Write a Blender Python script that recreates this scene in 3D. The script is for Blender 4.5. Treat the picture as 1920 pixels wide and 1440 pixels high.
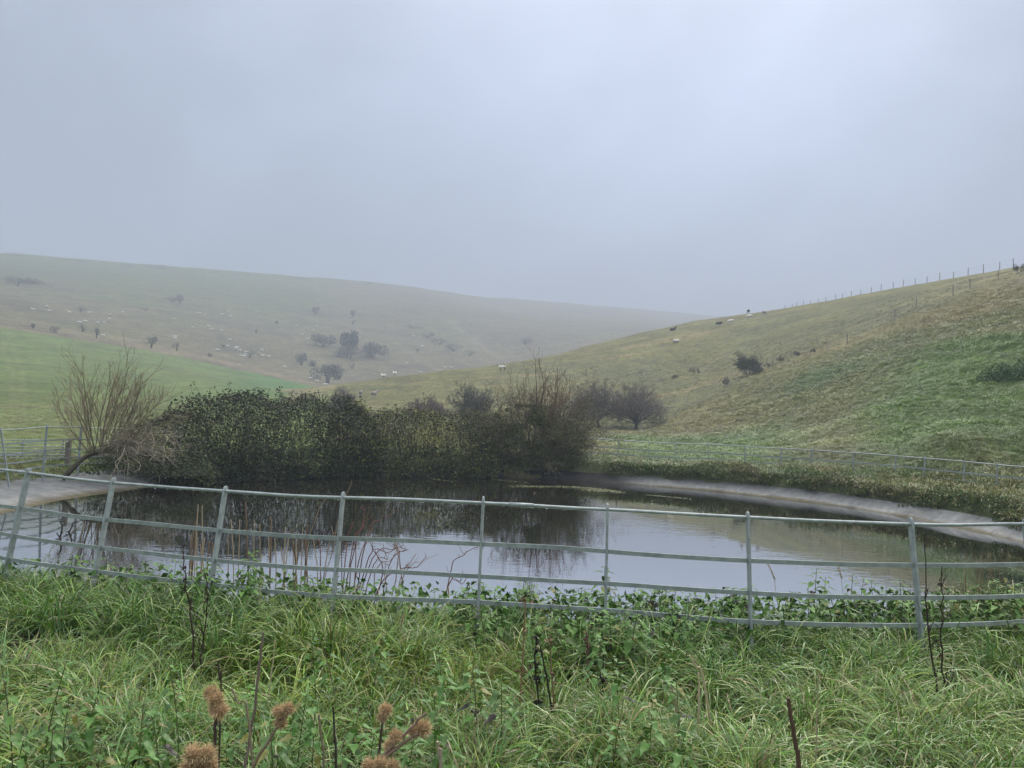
import bpy, math, random
import numpy as np
from mathutils import Vector, Matrix

for _o in list(bpy.data.objects):
    bpy.data.objects.remove(_o, do_unlink=True)
SC = bpy.context.scene
COL = SC.collection
random.seed(7)
RNG = np.random.default_rng(7)

# ------------------------------------------------------------------ camera
F_PX = 1442.0                 # focal length in photo pixels (1920 wide)
CAM_H = 1.75
HORIZON_Y = 766.0
ROLL = 0.038
PITCH = math.atan((HORIZON_Y - 720.0) / F_PX)
cam_d = bpy.data.cameras.new('camera')
cam_d.sensor_width = 36.0
cam_d.lens = 36.0 * F_PX / 1920.0
cam_d.clip_start = 0.05
cam_d.clip_end = 6000.0
cam = bpy.data.objects.new('camera', cam_d)
COL.objects.link(cam)
CAM_R = Matrix.Rotation(math.pi / 2 + PITCH, 4, 'X') @ Matrix.Rotation(ROLL, 4, 'Z')
cam.matrix_world = Matrix.Translation((0, 0, CAM_H)) @ CAM_R
SC.camera = cam

# ------------------------------------------------------------------ sky, sun, exposure
SUN_ELEV, SUN_AZ = math.radians(50), math.radians(28)     # azimuth to the right of the view direction
w = bpy.data.worlds.new('World')
SC.world = w
w.use_nodes = True
nt = w.node_tree
nt.nodes.clear()
def N(tree, kind, **kw):
    n = tree.nodes.new(kind)
    for k, v in kw.items():
        if k == 'inputs':
            for i, val in v.items():
                n.inputs[i].default_value = val
        else:
            setattr(n, k, v)
    return n
L = nt.links.new
tc = N(nt, 'ShaderNodeTexCoord')
sep = N(nt, 'ShaderNodeSeparateXYZ'); L(tc.outputs['Generated'], sep.inputs[0])
zc = N(nt, 'ShaderNodeMath', operation='MAXIMUM', inputs={1: 0.0}); L(sep.outputs['Z'], zc.inputs[0])
zd = N(nt, 'ShaderNodeMath', operation='ADD', inputs={1: 0.35}); L(zc.outputs[0], zd.inputs[0])
dx = N(nt, 'ShaderNodeMath', operation='DIVIDE'); L(sep.outputs['X'], dx.inputs[0]); L(zd.outputs[0], dx.inputs[1])
dy = N(nt, 'ShaderNodeMath', operation='DIVIDE'); L(sep.outputs['Y'], dy.inputs[0]); L(zd.outputs[0], dy.inputs[1])
cmb = N(nt, 'ShaderNodeCombineXYZ'); L(dx.outputs[0], cmb.inputs[0]); L(dy.outputs[0], cmb.inputs[1])
cn = N(nt, 'ShaderNodeTexNoise', inputs={'Scale': 1.0, 'Detail': 4.0, 'Roughness': 0.5, 'Distortion': 0.35}); of_ = N(nt, 'ShaderNodeVectorMath', operation='ADD'); of_.inputs[1].default_value = (11.2, 8.8, 0); L(cmb.outputs[0], of_.inputs[0]); L(of_.outputs[0], cn.inputs['Vector'])
cr = N(nt, 'ShaderNodeMapRange', inputs={1: 0.30, 2: 0.72, 3: 0.58, 4: 1.42}); L(cn.outputs['Fac'], cr.inputs[0])
# overcast gradient: the cloud sheet is brighter overhead than at the horizon
zp = N(nt, 'ShaderNodeMath', operation='POWER', inputs={1: 2.0}); L(zc.outputs[0], zp.inputs[0])
gr = N(nt, 'ShaderNodeMapRange', inputs={1: 0.0, 2: 1.0, 3: 0.215, 4: 1.40}); L(zp.outputs[0], gr.inputs[0])
mul = N(nt, 'ShaderNodeMath', operation='MULTIPLY'); L(cr.outputs[0], mul.inputs[0]); L(gr.outputs[0], mul.inputs[1])
cc_ = N(nt, 'ShaderNodeMix', data_type='RGBA'); cc_.inputs[6].default_value = (0.70, 0.812, 1.10, 1); cc_.inputs[7].default_value = (1.02, 0.98, 0.90, 1); L(zp.outputs[0], cc_.inputs[0])
cloud = N(nt, 'ShaderNodeVectorMath', operation='SCALE'); L(cc_.outputs[2], cloud.inputs[0]); L(mul.outputs[0], cloud.inputs['Scale'])
sky = N(nt, 'ShaderNodeTexSky', sky_type='NISHITA', sun_disc=False, sun_elevation=SUN_ELEV, sun_rotation=SUN_AZ)
skys = N(nt, 'ShaderNodeVectorMath', operation='SCALE'); skys.inputs['Scale'].default_value = 0.07; L(sky.outputs[0], skys.inputs[0])
mx = N(nt, 'ShaderNodeMix', data_type='RGBA'); mx.inputs[0].default_value = 0.90
L(skys.outputs[0], mx.inputs[6]); L(cloud.outputs[0], mx.inputs[7])
bg = N(nt, 'ShaderNodeBackground', inputs={1: 1.0}); L(mx.outputs[2], bg.inputs[0])
wo = N(nt, 'ShaderNodeOutputWorld'); L(bg.outputs[0], wo.inputs[0])

sun_d = bpy.data.lights.new('sun', 'SUN')
sun_d.energy = 1.5
sun_d.angle = math.radians(40)
sun_d.color = (1.0, 0.94, 0.82)
sun = bpy.data.objects.new('sun', sun_d)
COL.objects.link(sun)
sdir = Vector((math.sin(SUN_AZ) * math.cos(SUN_ELEV), math.cos(SUN_AZ) * math.cos(SUN_ELEV), math.sin(SUN_ELEV)))
sun.rotation_euler = sdir.to_track_quat('Z', 'Y').to_euler()

SC.view_settings.view_transform = 'Standard'
SC.view_settings.look = 'None'
SC.view_settings.exposure = 1.15
SC.view_settings.gamma = 1.0
SC.view_settings.use_curve_mapping = False
SC.render.engine = 'CYCLES'
SC.cycles.use_denoising = True
SC.cycles.max_bounces = 7
SC.cycles.diffuse_bounces = 2
SC.cycles.glossy_bounces = 3
SC.cycles.transmission_bounces = 4
SC.cycles.volume_bounces = 3
SC.cycles.transparent_max_bounces = 6
SC.cycles.caustics_reflective = False
SC.cycles.caustics_refractive = False
SC.cycles.sample_clamp_indirect = 4.0

# ------------------------------------------------------------------ photo pixel -> place
_R3 = np.array(CAM_R.to_3x3())
def ray(px, py):
    d = np.array([(px - 960.0) / F_PX, -(py - 720.0) / F_PX, -1.0])
    return _R3 @ d
def P(px, py, depth):
    "the point seen at photo pixel px,py that lies depth metres down the view (world Y)"
    d = ray(px, py)
    return np.array([0, 0, CAM_H]) + d * (depth / d[1])
def G(px, py, z):
    d = ray(px, py)
    return np.array([0, 0, CAM_H]) + d * ((z - CAM_H) / d[2])

# ------------------------------------------------------------------ noise
_tab = np.random.default_rng(3).random((256, 256)) * 2 - 1
def vnoise(x, y):
    x = np.asarray(x, float); y = np.asarray(y, float)
    ix = np.floor(x).astype(int); iy = np.floor(y).astype(int)
    fx = x - ix; fy = y - iy
    fx = fx * fx * (3 - 2 * fx); fy = fy * fy * (3 - 2 * fy)
    g = lambda a, b: _tab[a & 255, b & 255]
    return (g(ix, iy) * (1 - fx) + g(ix + 1, iy) * fx) * (1 - fy) + (g(ix, iy + 1) * (1 - fx) + g(ix + 1, iy + 1) * fx) * fy
def fbm(x, y, o=4, gain=0.5):
    s = 0; a = 1.0; t = 0
    for k in range(o):
        s = s + a * vnoise(x * 2 ** k + 17.3 * k, y * 2 ** k + 9.1 * k); t += a; a *= gain
    return s / t
def sstep(a, b, x):
    t = np.clip((x - a) / (b - a), 0, 1)
    return t * t * (3 - 2 * t)

# ------------------------------------------------------------------ terrain
SKYLINE = [(580, 728, 112), (660, 718, 125), (740, 706, 135), (840, 693, 145), (960, 679, 155), (1100, 648, 170), (1200, 622, 180),
           (1300, 602, 185), (1400, 588, 180), (1500, 572, 170), (1600, 554, 155), (1700, 537, 140), (1800, 521, 125), (1920, 500, 110)]
HILL_FENCE = [(1203, 807, 69), (1237, 792, 70), (1288, 765, 72), (1400, 715, 74), (1553, 657, 76), (1588, 647, 77), (1635, 623, 79), (1678, 600, 81),
              (1718, 580, 84), (1787, 555, 87), (1819, 543, 89)]
CTRL = [(x, y, z) for x, y, z in SKYLINE + HILL_FENCE]
CTRL += [(1300, 690, 115), (1400, 650, 118), (1500, 610, 118), (1600, 590, 112), (1100, 720, 105), (960, 730, 105), (800, 735, 105), (680, 745, 100),
         (1700, 740, 37.6), (1700, 840, 27.3), (1700, 660, 55), (1850, 640, 48), (1850, 760, 31), (1550, 800, 42), (1550, 730, 56), (1400, 800, 55), (1920, 850, 22.5), (1920, 700, 37), (1920, 600, 58),
         (1450, 840, 36), (1300, 818, 55)]
CTRL += [(0, 474, 650), (75, 480, 653), (150, 486, 657), (225, 492, 664), (300, 497.5, 673), (375, 503, 684), (450, 508.5, 698), (525, 514, 716), (600, 519.5, 738), (680, 526, 766), (760, 536, 810), (840, 546.5, 865), (960, 559, 985), (1060, 567.5, 1095), (1170, 577, 1215), (1300, 591, 1350), (960, 585, 750), (1300, 606, 900), (1600, 606, 1350),
         (0, 612, 205), (0, 560, 300), (0, 520, 430), (300, 662, 225), (300, 620, 300), (300, 560, 430),
         (550, 715, 250), (550, 680, 310), (550, 600, 450), (650, 720, 290), (650, 640, 380), (650, 580, 520),
         (800, 690, 340), (800, 640, 430), (800, 580, 560), (960, 670, 400), (960, 610, 540), (1200, 622, 520)]
_pts = [P(*c) for c in CTRL]
XYZ = [tuple(p) for p in _pts]
def at_px(px, z, h):
    return ((px - 960) / F_PX * z, z, h)
for px, rows in ((0, [(28, .0), (60, .6), (110, 4.5), (160, 10.5)]), (300, [(32, 0), (60, .3), (110, 2.5), (160, 7)]),
                 (550, [(32, 0), (60, .1), (110, .9), (180, 3.4)]), (700, [(32, 0), (60, .1)]), (850, [(32, 0), (66, .6)]), (1000, [(32, 0), (66, .5)]),
                 (1150, [(32, 0), (55, .2)]), (1300, [(31, 0)]), (-250, [(60, 1), (150, 11), (300, 44)]),
                 (620, [(200, 5)]), (740, [(190, 4.5), (240, 7)]), (860, [(205, 6), (270, 11)]), (980, [(220, 9), (300, 15)]), (1150, [(245, 15), (330, 24)]),
                 (1300, [(260, 20), (370, 33)]), (1500, [(250, 26), (400, 40)]), (1700, [(210, 32), (400, 48)]), (1900, [(180, 34), (400, 60)])):
    for z, h in rows:
        XYZ.append(at_px(px, z, h))
for rr in (3, 6, 10, 16, 22, 27):
    for a in range(-180, 180, 30):
        XYZ.append((rr * math.sin(math.radians(a)), rr * math.cos(math.radians(a)), 0.0 if not (30 <= a <= 120 and rr >= 20) else (rr - 18) * 0.2))
for a, rows in ((55, [(60, 12), (120, 26), (300, 55), (700, 80)]), (90, [(60, 10), (150, 28), (600, 70)]), (135, [(60, 3), (200, 12), (600, 40)]),
                (180, [(60, 0), (200, 2), (600, 10)]), (-135, [(60, 0), (200, 4), (600, 30)]), (-90, [(60, 1), (200, 12), (600, 80)]), (-55, [(60, 1), (200, 14), (420, 60), (650, 112)])):
    for r, h in rows:
        XYZ.append((r * math.sin(math.radians(a)), r * math.cos(math.radians(a)), h))
for a in range(-180, 180, 20):
    if -20 < a < 45: XYZ.append((1800 * math.sin(math.radians(a)), 1800 * math.cos(math.radians(a)), 150)); continue
    h = 118 if -70 < a < 20 else (100 if 20 <= a < 60 else 70)
    for r in (950, 1700):
        hh = h * (0.97 if r == 950 else 0.9)
        XYZ.append((r * math.sin(math.radians(a)), r * math.cos(math.radians(a)), hh))
XYZ = np.array(XYZ)
def _uv(X, Y):
    a = np.arctan2(X, Y); r = np.sqrt(X * X + Y * Y) + 1e-6
    lr = np.log(np.maximum(r, 1.0))
    return np.stack([np.cos(a) * 1.6, np.sin(a) * 1.6, lr * 0.75], -1), r
_U, _r = _uv(XYZ[:, 0], XYZ[:, 1])
_T = XYZ[:, 2] / _r
_D = np.linalg.norm(_U[:, None] - _U[None], axis=-1)
_A = _D + 0.003 * np.eye(len(_U)) * -1
_n = len(_U)
_M = np.zeros((_n + 4, _n + 4)); _M[:_n, :_n] = _A; _M[:_n, _n] = 1; _M[_n, :_n] = 1; _M[:_n, _n + 1:] = _U; _M[_n + 1:, :_n] = _U.T
_b = np.zeros(_n + 4); _b[:_n] = _T
_W = np.linalg.lstsq(_M, _b, rcond=None)[0]
def h_base(X, Y):
    X = np.atleast_1d(np.asarray(X, float)); Y = np.atleast_1d(np.asarray(Y, float))
    U, r = _uv(X.ravel(), Y.ravel())
    out = np.empty(len(U))
    for i in range(0, len(U), 20000):
        u = U[i:i + 20000]
        d2 = (u * u).sum(1)[:, None] + (_U * _U).sum(1)[None] - 2 * u @ _U.T
        out[i:i + 20000] = np.sqrt(np.maximum(d2, 1e-12)) @ _W[:_n] + _W[_n] + u @ _W[_n + 1:]
    h = (out * r)
    return (h * sstep(4, 9, r) + 0.0).reshape(X.shape)
PCX, PCY, PRX, PRY, WATER_Z = 0.4, 15.8, 9.7, 9.2, -0.5
def pond_d(X, Y):
    e = np.sqrt(((X - PCX) / PRX) ** 2 + ((Y - PCY) / PRY) ** 2)
    return (e - 1) * 9.45
def pond_c(X, Y):
    "how much the bank is squeezed on the near side"
    t = (PCY - Y) / (np.sqrt((X - PCX) ** 2 + (Y - PCY) ** 2) + 1e-6)
    return 1 - 0.45 * sstep(0.55, 0.9, t)
def liner_w(ct, st):
    "the concrete collar is broad on the left and narrow on the right and far sides"
    return 1.25 - 0.92 * sstep(-0.75, -0.1, ct)
def H(X, Y, rough=True):
    X = np.asarray(X, float); Y = np.asarray(Y, float)
    h = h_base(X, Y)
    r = np.sqrt(X * X + Y * Y)
    # keep the pond surround level and let the hills start beyond it
    rp = np.sqrt((X - PCX) ** 2 + (Y - PCY) ** 2) + 1e-6
    d = pond_d(X, Y); c = pond_c(X, Y) * liner_w((X - PCX) / rp, (Y - PCY) / rp); dd = d / c
    k = sstep(8.0, 1.5, d)
    h = h * (1 - k)
    bank = np.where(dd < 0, WATER_Z - 0.03 + np.maximum(d * 0.3, -1.2),
           np.where(dd < 1.15, WATER_Z - 0.03 - 0.06 * np.minimum(1, dd * 4) + dd * 0.2, np.minimum(-0.36 + (dd - 1.15) * 0.48, 0)))
    bank = np.where(dd > 1.9, 0, bank)
    h = h + bank
    if rough:
        far = sstep(22, 40, r)
        hill = far * sstep(-0.28, -0.2, np.arctan2(X, Y)) * sstep(260, 120, r)
        b = fbm(X * 0.75, Y * 0.45, 3)
        h = h + hill * (0.16 * b + 0.07 * np.abs(vnoise(X * 1.9, Y * 1.1))) + sstep(60, 250, r) * 0.9 * fbm(X * 0.03, Y * 0.03, 3) * sstep(1.0, 30, h)
        out = sstep(0.9, 1.8, d)
        h = h + out * (1 - far) * (0.05 * fbm(X * 0.9, Y * 0.9, 2) + 0.07 * vnoise(X * 1.7 + 9, Y * 2.1) * sstep(6.2, 4.8, r))
    return h
def hit(px, py, zmin=8.0, zmax=900.0):
    "where the sight line through a photo pixel meets the ground"
    d = ray(px, py)
    t = np.exp(np.linspace(math.log(zmin), math.log(zmax), 900))
    Q = np.array([0, 0, CAM_H])[None] + d[None] * (t / d[1])[:, None]
    g = H(Q[:, 0], Q[:, 1], False)
    below = np.nonzero(Q[:, 2] < g)[0]
    if len(below) == 0:
        # grazes the crest: take the closest approach
        i = int(np.argmin((Q[:, 2] - g) / t)); 
    else:
        i = int(below[0])
    p = Q[i].copy(); p[2] = float(H(p[0:1], p[1:2])[0])
    return p, t[i]
# ------------------------------------------------------------------ mesh helpers
def new_mesh(name, V, polys, mats=(), smooth=False, tint=None, midx=None):
    "polys: list of int arrays (m,3) or (m,4)"
    me = bpy.data.meshes.new(name)
    V = np.asarray(V, np.float32)
    polys = [np.asarray(p, np.int32) for p in polys if len(p)]
    nl = sum(p.size for p in polys); npoly = sum(len(p) for p in polys)
    me.vertices.add(len(V)); me.vertices.foreach_set('co', V.ravel())
    me.loops.add(nl); me.loops.foreach_set('vertex_index', np.concatenate([p.ravel() for p in polys]))
    tot = np.concatenate([np.full(len(p), p.shape[1], np.int32) for p in polys])
    me.polygons.add(npoly)
    me.polygons.foreach_set('loop_start', np.concatenate([[0], np.cumsum(tot)[:-1]]).astype(np.int32))
    me.polygons.foreach_set('loop_total', tot)
    if midx is not None:
        me.polygons.foreach_set('material_index', np.asarray(midx, np.int32))
    me.polygons.foreach_set('use_smooth', np.full(npoly, smooth, bool))
    if tint is not None:
        c = np.ones((len(V), 4), np.float32); c[:, :3] = tint
        a = me.color_attributes.new('tint', 'FLOAT_COLOR', 'POINT'); a.data.foreach_set('color', c.ravel())
    for m in mats:
        me.materials.append(m)
    me.update(calc_edges=True)
    return me
class MB:
    "collects verts and faces, then links them as ONE mesh object"
    def __init__(s):
        s.V = []; s.Q = []; s.T = []; s.C = []; s.n = 0
    def add(s, V, quads=None, tris=None, tint=None):
        V = np.asarray(V, float).reshape(-1, 3)
        if quads is not None and len(quads): s.Q.append(np.asarray(quads) + s.n)
        if tris is not None and len(tris): s.T.append(np.asarray(tris) + s.n)
        s.V.append(V); s.n += len(V)
        s.C.append(np.broadcast_to(np.asarray(tint if tint is not None else (1, 1, 1), float), V.shape))
        return s
    def tube(s, pts, rad, sides=5, tint=None, cap=True):
        pts = np.asarray(pts, float); n = len(pts)
        rad = np.broadcast_to(np.asarray(rad, float), (n,))
        t = np.gradient(pts, axis=0); t /= np.linalg.norm(t, axis=1)[:, None] + 1e-9
        ref = np.array([0, 0, 1.0]) if abs(t[0, 2]) < 0.9 else np.array([1.0, 0, 0])
        a = np.cross(t, ref); a /= np.linalg.norm(a, axis=1)[:, None] + 1e-9
        b = np.cross(t, a)
        ang = np.arange(sides) * 2 * math.pi / sides
        V = pts[:, None] + rad[:, None, None] * (a[:, None] * np.cos(ang)[None, :, None] + b[:, None] * np.sin(ang)[None, :, None])
        i = np.arange(n - 1)[:, None] * sides; j = np.arange(sides)[None]; k = (j + 1) % sides
        q = np.stack([i + j, i + k, i + sides + k, i + sides + j], -1).reshape(-1, 4)
        T = []
        if cap and sides > 2:
            T = [[0, m + 1, m] for m in range(1, sides - 1)] + [[(n - 1) * sides, (n - 1) * sides + m, (n - 1) * sides + m + 1] for m in range(1, sides - 1)]
        s.add(V.reshape(-1, 3), q, np.array(T) if len(T) else None, tint)
        return s
    def box(s, c, size, R=None, tint=None):
        v = np.array([[x, y, z] for x in (-.5, .5) for y in (-.5, .5) for z in (-.5, .5)]) * np.asarray(size)
        if R is not None: v = v @ np.asarray(R).T
        s.add(v + np.asarray(c), [[0, 1, 3, 2], [4, 6, 7, 5], [0, 4, 5, 1], [2, 3, 7, 6], [0, 2, 6, 4], [1, 5, 7, 3]], None, tint)
        return s
    def mesh(s, name, mat, smooth=False):
        return new_mesh(name, np.concatenate(s.V), ([np.concatenate(s.Q)] if s.Q else []) + ([np.concatenate(s.T)] if s.T else []),
                        (mat,) if mat else (), smooth, np.concatenate(s.C))
    def build(s, name, mat, parent=None, smooth=False):
        return link(name, s.mesh(name, mat, smooth), parent)
def link(name, data, parent=None, loc=None):
    o = bpy.data.objects.new(name, data); COL.objects.link(o)
    if parent is not None: o.parent = parent
    if loc is not None: o.location = loc
    return o
def tag(o, label=None, cat=None, group=None, kind=None):
    if label: o['label'] = label
    if cat: o['category'] = cat
    if group: o['group'] = group
    if kind: o['kind'] = kind
    return o
def thing(name, label, cat, loc=(0, 0, 0), rz=0.0, group=None, scale=1.0):
    o = link(name, None, None, Vector([float(v) for v in loc])); o.rotation_euler = (0, 0, rz); o.scale = (scale,) * 3
    o.empty_display_size = 0.1
    return tag(o, label, cat, group)
def copy_tree(o, parent=None):
    c = o.copy(); COL.objects.link(c)
    if parent is not None: c.parent = parent
    for ch in o.children: copy_tree(ch, c)
    return c

# ------------------------------------------------------------------ materials
def mat(name):
    m = bpy.data.materials.new(name); m.use_nodes = True
    t = m.node_tree; t.nodes.clear()
    return m, t
def finish(t, shader, disp=None):
    o = N(t, 'ShaderNodeOutputMaterial'); t.links.new(shader, o.inputs['Surface'])
def noise_col(t, coord, scale, lo, hi, detail=4, a=0.35, b=0.65, rough=0.55):
    n = N(t, 'ShaderNodeTexNoise', inputs={'Scale': scale, 'Detail': detail, 'Roughness': rough}); t.links.new(coord, n.inputs['Vector'])
    m = N(t, 'ShaderNodeMapRange', inputs={1: a, 2: b, 3: lo, 4: hi}); t.links.new(n.outputs['Fac'], m.inputs[0])
    return m.outputs[0]
def scale_col(t, col, fac):
    v = N(t, 'ShaderNodeVectorMath', operation='SCALE'); t.links.new(col, v.inputs[0]); t.links.new(fac, v.inputs['Scale'])
    return v.outputs[0]
def leaf_mat(name, rough=0.42, trans=0.25, inst=False, spec=0.4, objrand=False):
    "tinted by the mesh's own tint attribute, or by the instance's"
    m, t = mat(name); l = t.links.new
    a = N(t, 'ShaderNodeAttribute', attribute_name='tint'); col = a.outputs['Color']
    if inst:
        b = N(t, 'ShaderNodeAttribute', attribute_name='itint', attribute_type='INSTANCER')
        v = N(t, 'ShaderNodeVectorMath', operation='MULTIPLY'); l(col, v.inputs[0]); l(b.outputs['Color'], v.inputs[1]); col = v.outputs[0]
    if objrand:
        oi = N(t, 'ShaderNodeObjectInfo'); mr = N(t, 'ShaderNodeMapRange', inputs={1: 0., 2: 1., 3: .7, 4: 1.3}); l(oi.outputs['Random'], mr.inputs[0]); col = scale_col(t, col, mr.outputs[0])
    p = N(t, 'ShaderNodeBsdfPrincipled', inputs={'Roughness': rough}); l(col, p.inputs['Base Color'])
    p.inputs['Specular IOR Level'].default_value = spec
    sh = p.outputs[0]
    if trans:
        tr = N(t, 'ShaderNodeBsdfTranslucent'); l(col, tr.inputs['Color'])
        mxs = N(t, 'ShaderNodeMixShader', inputs={0: trans}); l(sh, mxs.inputs[1]); l(tr.outputs[0], mxs.inputs[2]); sh = mxs.outputs[0]
    finish(t, sh)
    return m
M_GRASS = leaf_mat('grass_blade', 0.26, 0.16, True, 0.55)
M_LEAF = leaf_mat('leaf', 0.5, 0.10, False, 0.22)
M_NETTLE = leaf_mat('nettle_leaf', 0.4, 0.15, False, 0.4, True)
M_TWIG = leaf_mat('twig', 0.7, 0.0, False, 0.2)
M_STEM = leaf_mat('dry_stem', 0.65, 0.0, False, 0.3)

def ground_mat(name, bump=0.3, fine=9.0, stripes=False):
    m, t = mat(name); l = t.links.new
    a = N(t, 'ShaderNodeAttribute', attribute_name='tint')
    g = N(t, 'ShaderNodeTexCoord'); co = g.outputs['Object']
    mp = N(t, 'ShaderNodeMapping'); mp.inputs['Scale'].default_value = (1, 0.6, 1.4); l(co, mp.inputs['Vector'])
    f1 = noise_col(t, mp.outputs[0], 0.9, 0.58, 1.42, 6, 0.3, 0.7, 0.7)
    f2 = noise_col(t, mp.outputs[0], fine, 0.65, 1.35, 3, 0.3, 0.7, 0.6)
    f0 = noise_col(t, mp.outputs[0], 0.13, 0.8, 1.2, 4, 0.35, 0.65)
    c = scale_col(t, scale_col(t, scale_col(t, a.outputs['Color'], f1), f2), f0)
    p = N(t, 'ShaderNodeBsdfPrincipled', inputs={'Roughness': 0.85}); p.inputs['Specular IOR Level'].default_value = 0.15
    l(c, p.inputs['Base Color'])
    bn = N(t, 'ShaderNodeTexNoise', inputs={'Scale': 2.2, 'Detail': 6.0, 'Roughness': 0.7}); l(mp.outputs[0], bn.inputs['Vector'])
    bp = N(t, 'ShaderNodeBump', inputs={'Strength': bump, 'Distance': 0.5}); l(bn.outputs['Fac'], bp.inputs['Height']); l(bp.outputs[0], p.inputs['Normal'])
    finish(t, p.outputs[0])
    return m
M_GROUND = ground_mat('grassy_ground', 0.5, 14.0)
M_HILL = ground_mat('hill_turf', 0.8, 4.0)
M_FAR = ground_mat('far_turf', 0.6, 0.6)

def simple(name, col, rough=0.6, metal=0.0, nscale=8.0, var=0.25, spec=0.5, bump=0.0):
    m, t = mat(name); l = t.links.new
    co = N(t, 'ShaderNodeTexCoord').outputs['Object']
    rgb = N(t, 'ShaderNodeRGB'); rgb.outputs[0].default_value = (*col, 1)
    f = noise_col(t, co, nscale, 1 - var, 1 + var, 5)
    p = N(t, 'ShaderNodeBsdfPrincipled', inputs={'Roughness': rough, 'Metallic': metal}); p.inputs['Specular IOR Level'].default_value = spec
    l(scale_col(t, rgb.outputs[0], f), p.inputs['Base Color'])
    if bump:
        bn = N(t, 'ShaderNodeTexNoise', inputs={'Scale': nscale * 3, 'Detail': 4.0}); l(co, bn.inputs['Vector'])
        bp = N(t, 'ShaderNodeBump', inputs={'Strength': bump, 'Distance': 0.01}); l(bn.outputs['Fac'], bp.inputs['Height']); l(bp.outputs[0], p.inputs['Normal'])
    finish(t, p.outputs[0])
    return m
M_GALV = simple('galvanised_steel', (0.32, 0.36, 0.36), 0.5, 0.3, 16.0, 0.18, 0.5, 0.2)
M_POSTWOOD = simple('weathered_wood', (0.20, 0.175, 0.15), 0.85, 0, 20.0, 0.4, 0.2, 0.6)
M_PALEWOOD = simple('pale_wood', (0.42, 0.38, 0.31), 0.85, 0, 20.0, 0.3, 0.2, 0.5)
M_WIRE = simple('fence_wire', (0.2, 0.2, 0.2), 0.5, 0.5, 5.0, 0.2)
M_FLEECE = simple('fleece', (0.78, 0.75, 0.68), 0.95, 0, 9.0, 0.18, 0.1, 0.8)
M_FLEECE_GREY = simple('grey_fleece', (0.3, 0.28, 0.26), 0.95, 0, 9.0, 0.2, 0.1, 0.8)
M_FLEECE_DARK = simple('dark_fleece', (0.035, 0.03, 0.028), 0.95, 0, 9.0, 0.3, 0.1, 0.8)
M_FACE_W = simple('white_face', (0.6, 0.56, 0.5), 0.9, 0, 9.0, 0.1, 0.1)
M_FACE_D = simple('dark_face', (0.03, 0.027, 0.025), 0.8, 0, 9.0, 0.1, 0.2)

# pond water: dark, still, faintly rippled
M_WATER, t = mat('pond_water'); l = t.links.new
co = N(t, 'ShaderNodeTexCoord').outputs['Object']
mp = N(t, 'ShaderNodeMapping'); mp.inputs['Scale'].default_value = (1.0, 2.3, 1.0); l(co, mp.inputs['Vector'])
n1 = N(t, 'ShaderNodeTexNoise', inputs={'Scale': 3.2, 'Detail': 2.0, 'Roughness': 0.5, 'Distortion': 0.4}); l(mp.outputs[0], n1.inputs['Vector'])
n2 = N(t, 'ShaderNodeTexNoise', inputs={'Scale': 0.35, 'Detail': 2.0}); l(co, n2.inputs['Vector'])
ms = N(t, 'ShaderNodeMapRange', inputs={1: 0.4, 2: 0.65, 3: 0.15, 4: 1.0}); l(n2.outputs['Fac'], ms.inputs[0])
mm = N(t, 'ShaderNodeMath', operation='MULTIPLY'); l(n1.outputs['Fac'], mm.inputs[0]); l(ms.outputs[0], mm.inputs[1])
bp = N(t, 'ShaderNodeBump', inputs={'Strength': 0.18, 'Distance': 0.012}); l(mm.outputs[0], bp.inputs['Height'])
gl = N(t, 'ShaderNodeBsdfGlossy', inputs={'Roughness': 0.012}); gl.inputs['Color'].default_value = (0.95, 0.97, 1, 1); l(bp.outputs[0], gl.inputs['Normal'])
tr = N(t, 'ShaderNodeBsdfTransparent'); tr.inputs['Color'].default_value = (0.32, 0.30, 0.16, 1)
df = N(t, 'ShaderNodeBsdfDiffuse'); df.inputs['Color'].default_value = (0.022, 0.02, 0.010, 1)
body = N(t, 'ShaderNodeMixShader', inputs={0: 0.55}); l(tr.outputs[0], body.inputs[1]); l(df.outputs[0], body.inputs[2])
fr = N(t, 'ShaderNodeFresnel', inputs={'IOR': 30.0}); l(bp.outputs[0], fr.inputs['Normal'])
mxs = N(t, 'ShaderNodeMixShader'); l(fr.outputs[0], mxs.inputs[0]); l(body.outputs[0], mxs.inputs[1]); l(gl.outputs[0], mxs.inputs[2])
finish(t, mxs.outputs[0])

# concrete collar of the pond: grey, wet, stained
M_LINER, t = mat('pond_concrete'); l = t.links.new
co = N(t, 'ShaderNodeTexCoord').outputs['Object']
a = N(t, 'ShaderNodeAttribute', attribute_name='tint')
mp = N(t, 'ShaderNodeMapping'); mp.inputs['Scale'].default_value = (0.8, 2.0, 1.0); l(co, mp.inputs['Vector'])
f1 = noise_col(t, mp.outputs[0], 1.3, 0.62, 1.28, 8, 0.3, 0.7, 0.72)
f2 = noise_col(t, co, 7.0, 0.75, 1.2, 8, 0.35, 0.65, 0.75)
p = N(t, 'ShaderNodeBsdfPrincipled'); l(scale_col(t, scale_col(t, a.outputs['Color'], f1), f2), p.inputs['Base Color'])
rr = noise_col(t, co, 2.0, 0.55, 0.85, 3); l(rr, p.inputs['Roughness']); p.inputs['Specular IOR Level'].default_value = 0.25
bn = N(t, 'ShaderNodeTexNoise', inputs={'Scale': 6.0, 'Detail': 6.0}); l(co, bn.inputs['Vector'])
bp = N(t, 'ShaderNodeBump', inputs={'Strength': 0.35, 'Distance': 0.04}); l(bn.outputs['Fac'], bp.inputs['Height']); l(bp.outputs[0], p.inputs['Normal'])
finish(t, p.outputs[0])

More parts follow.
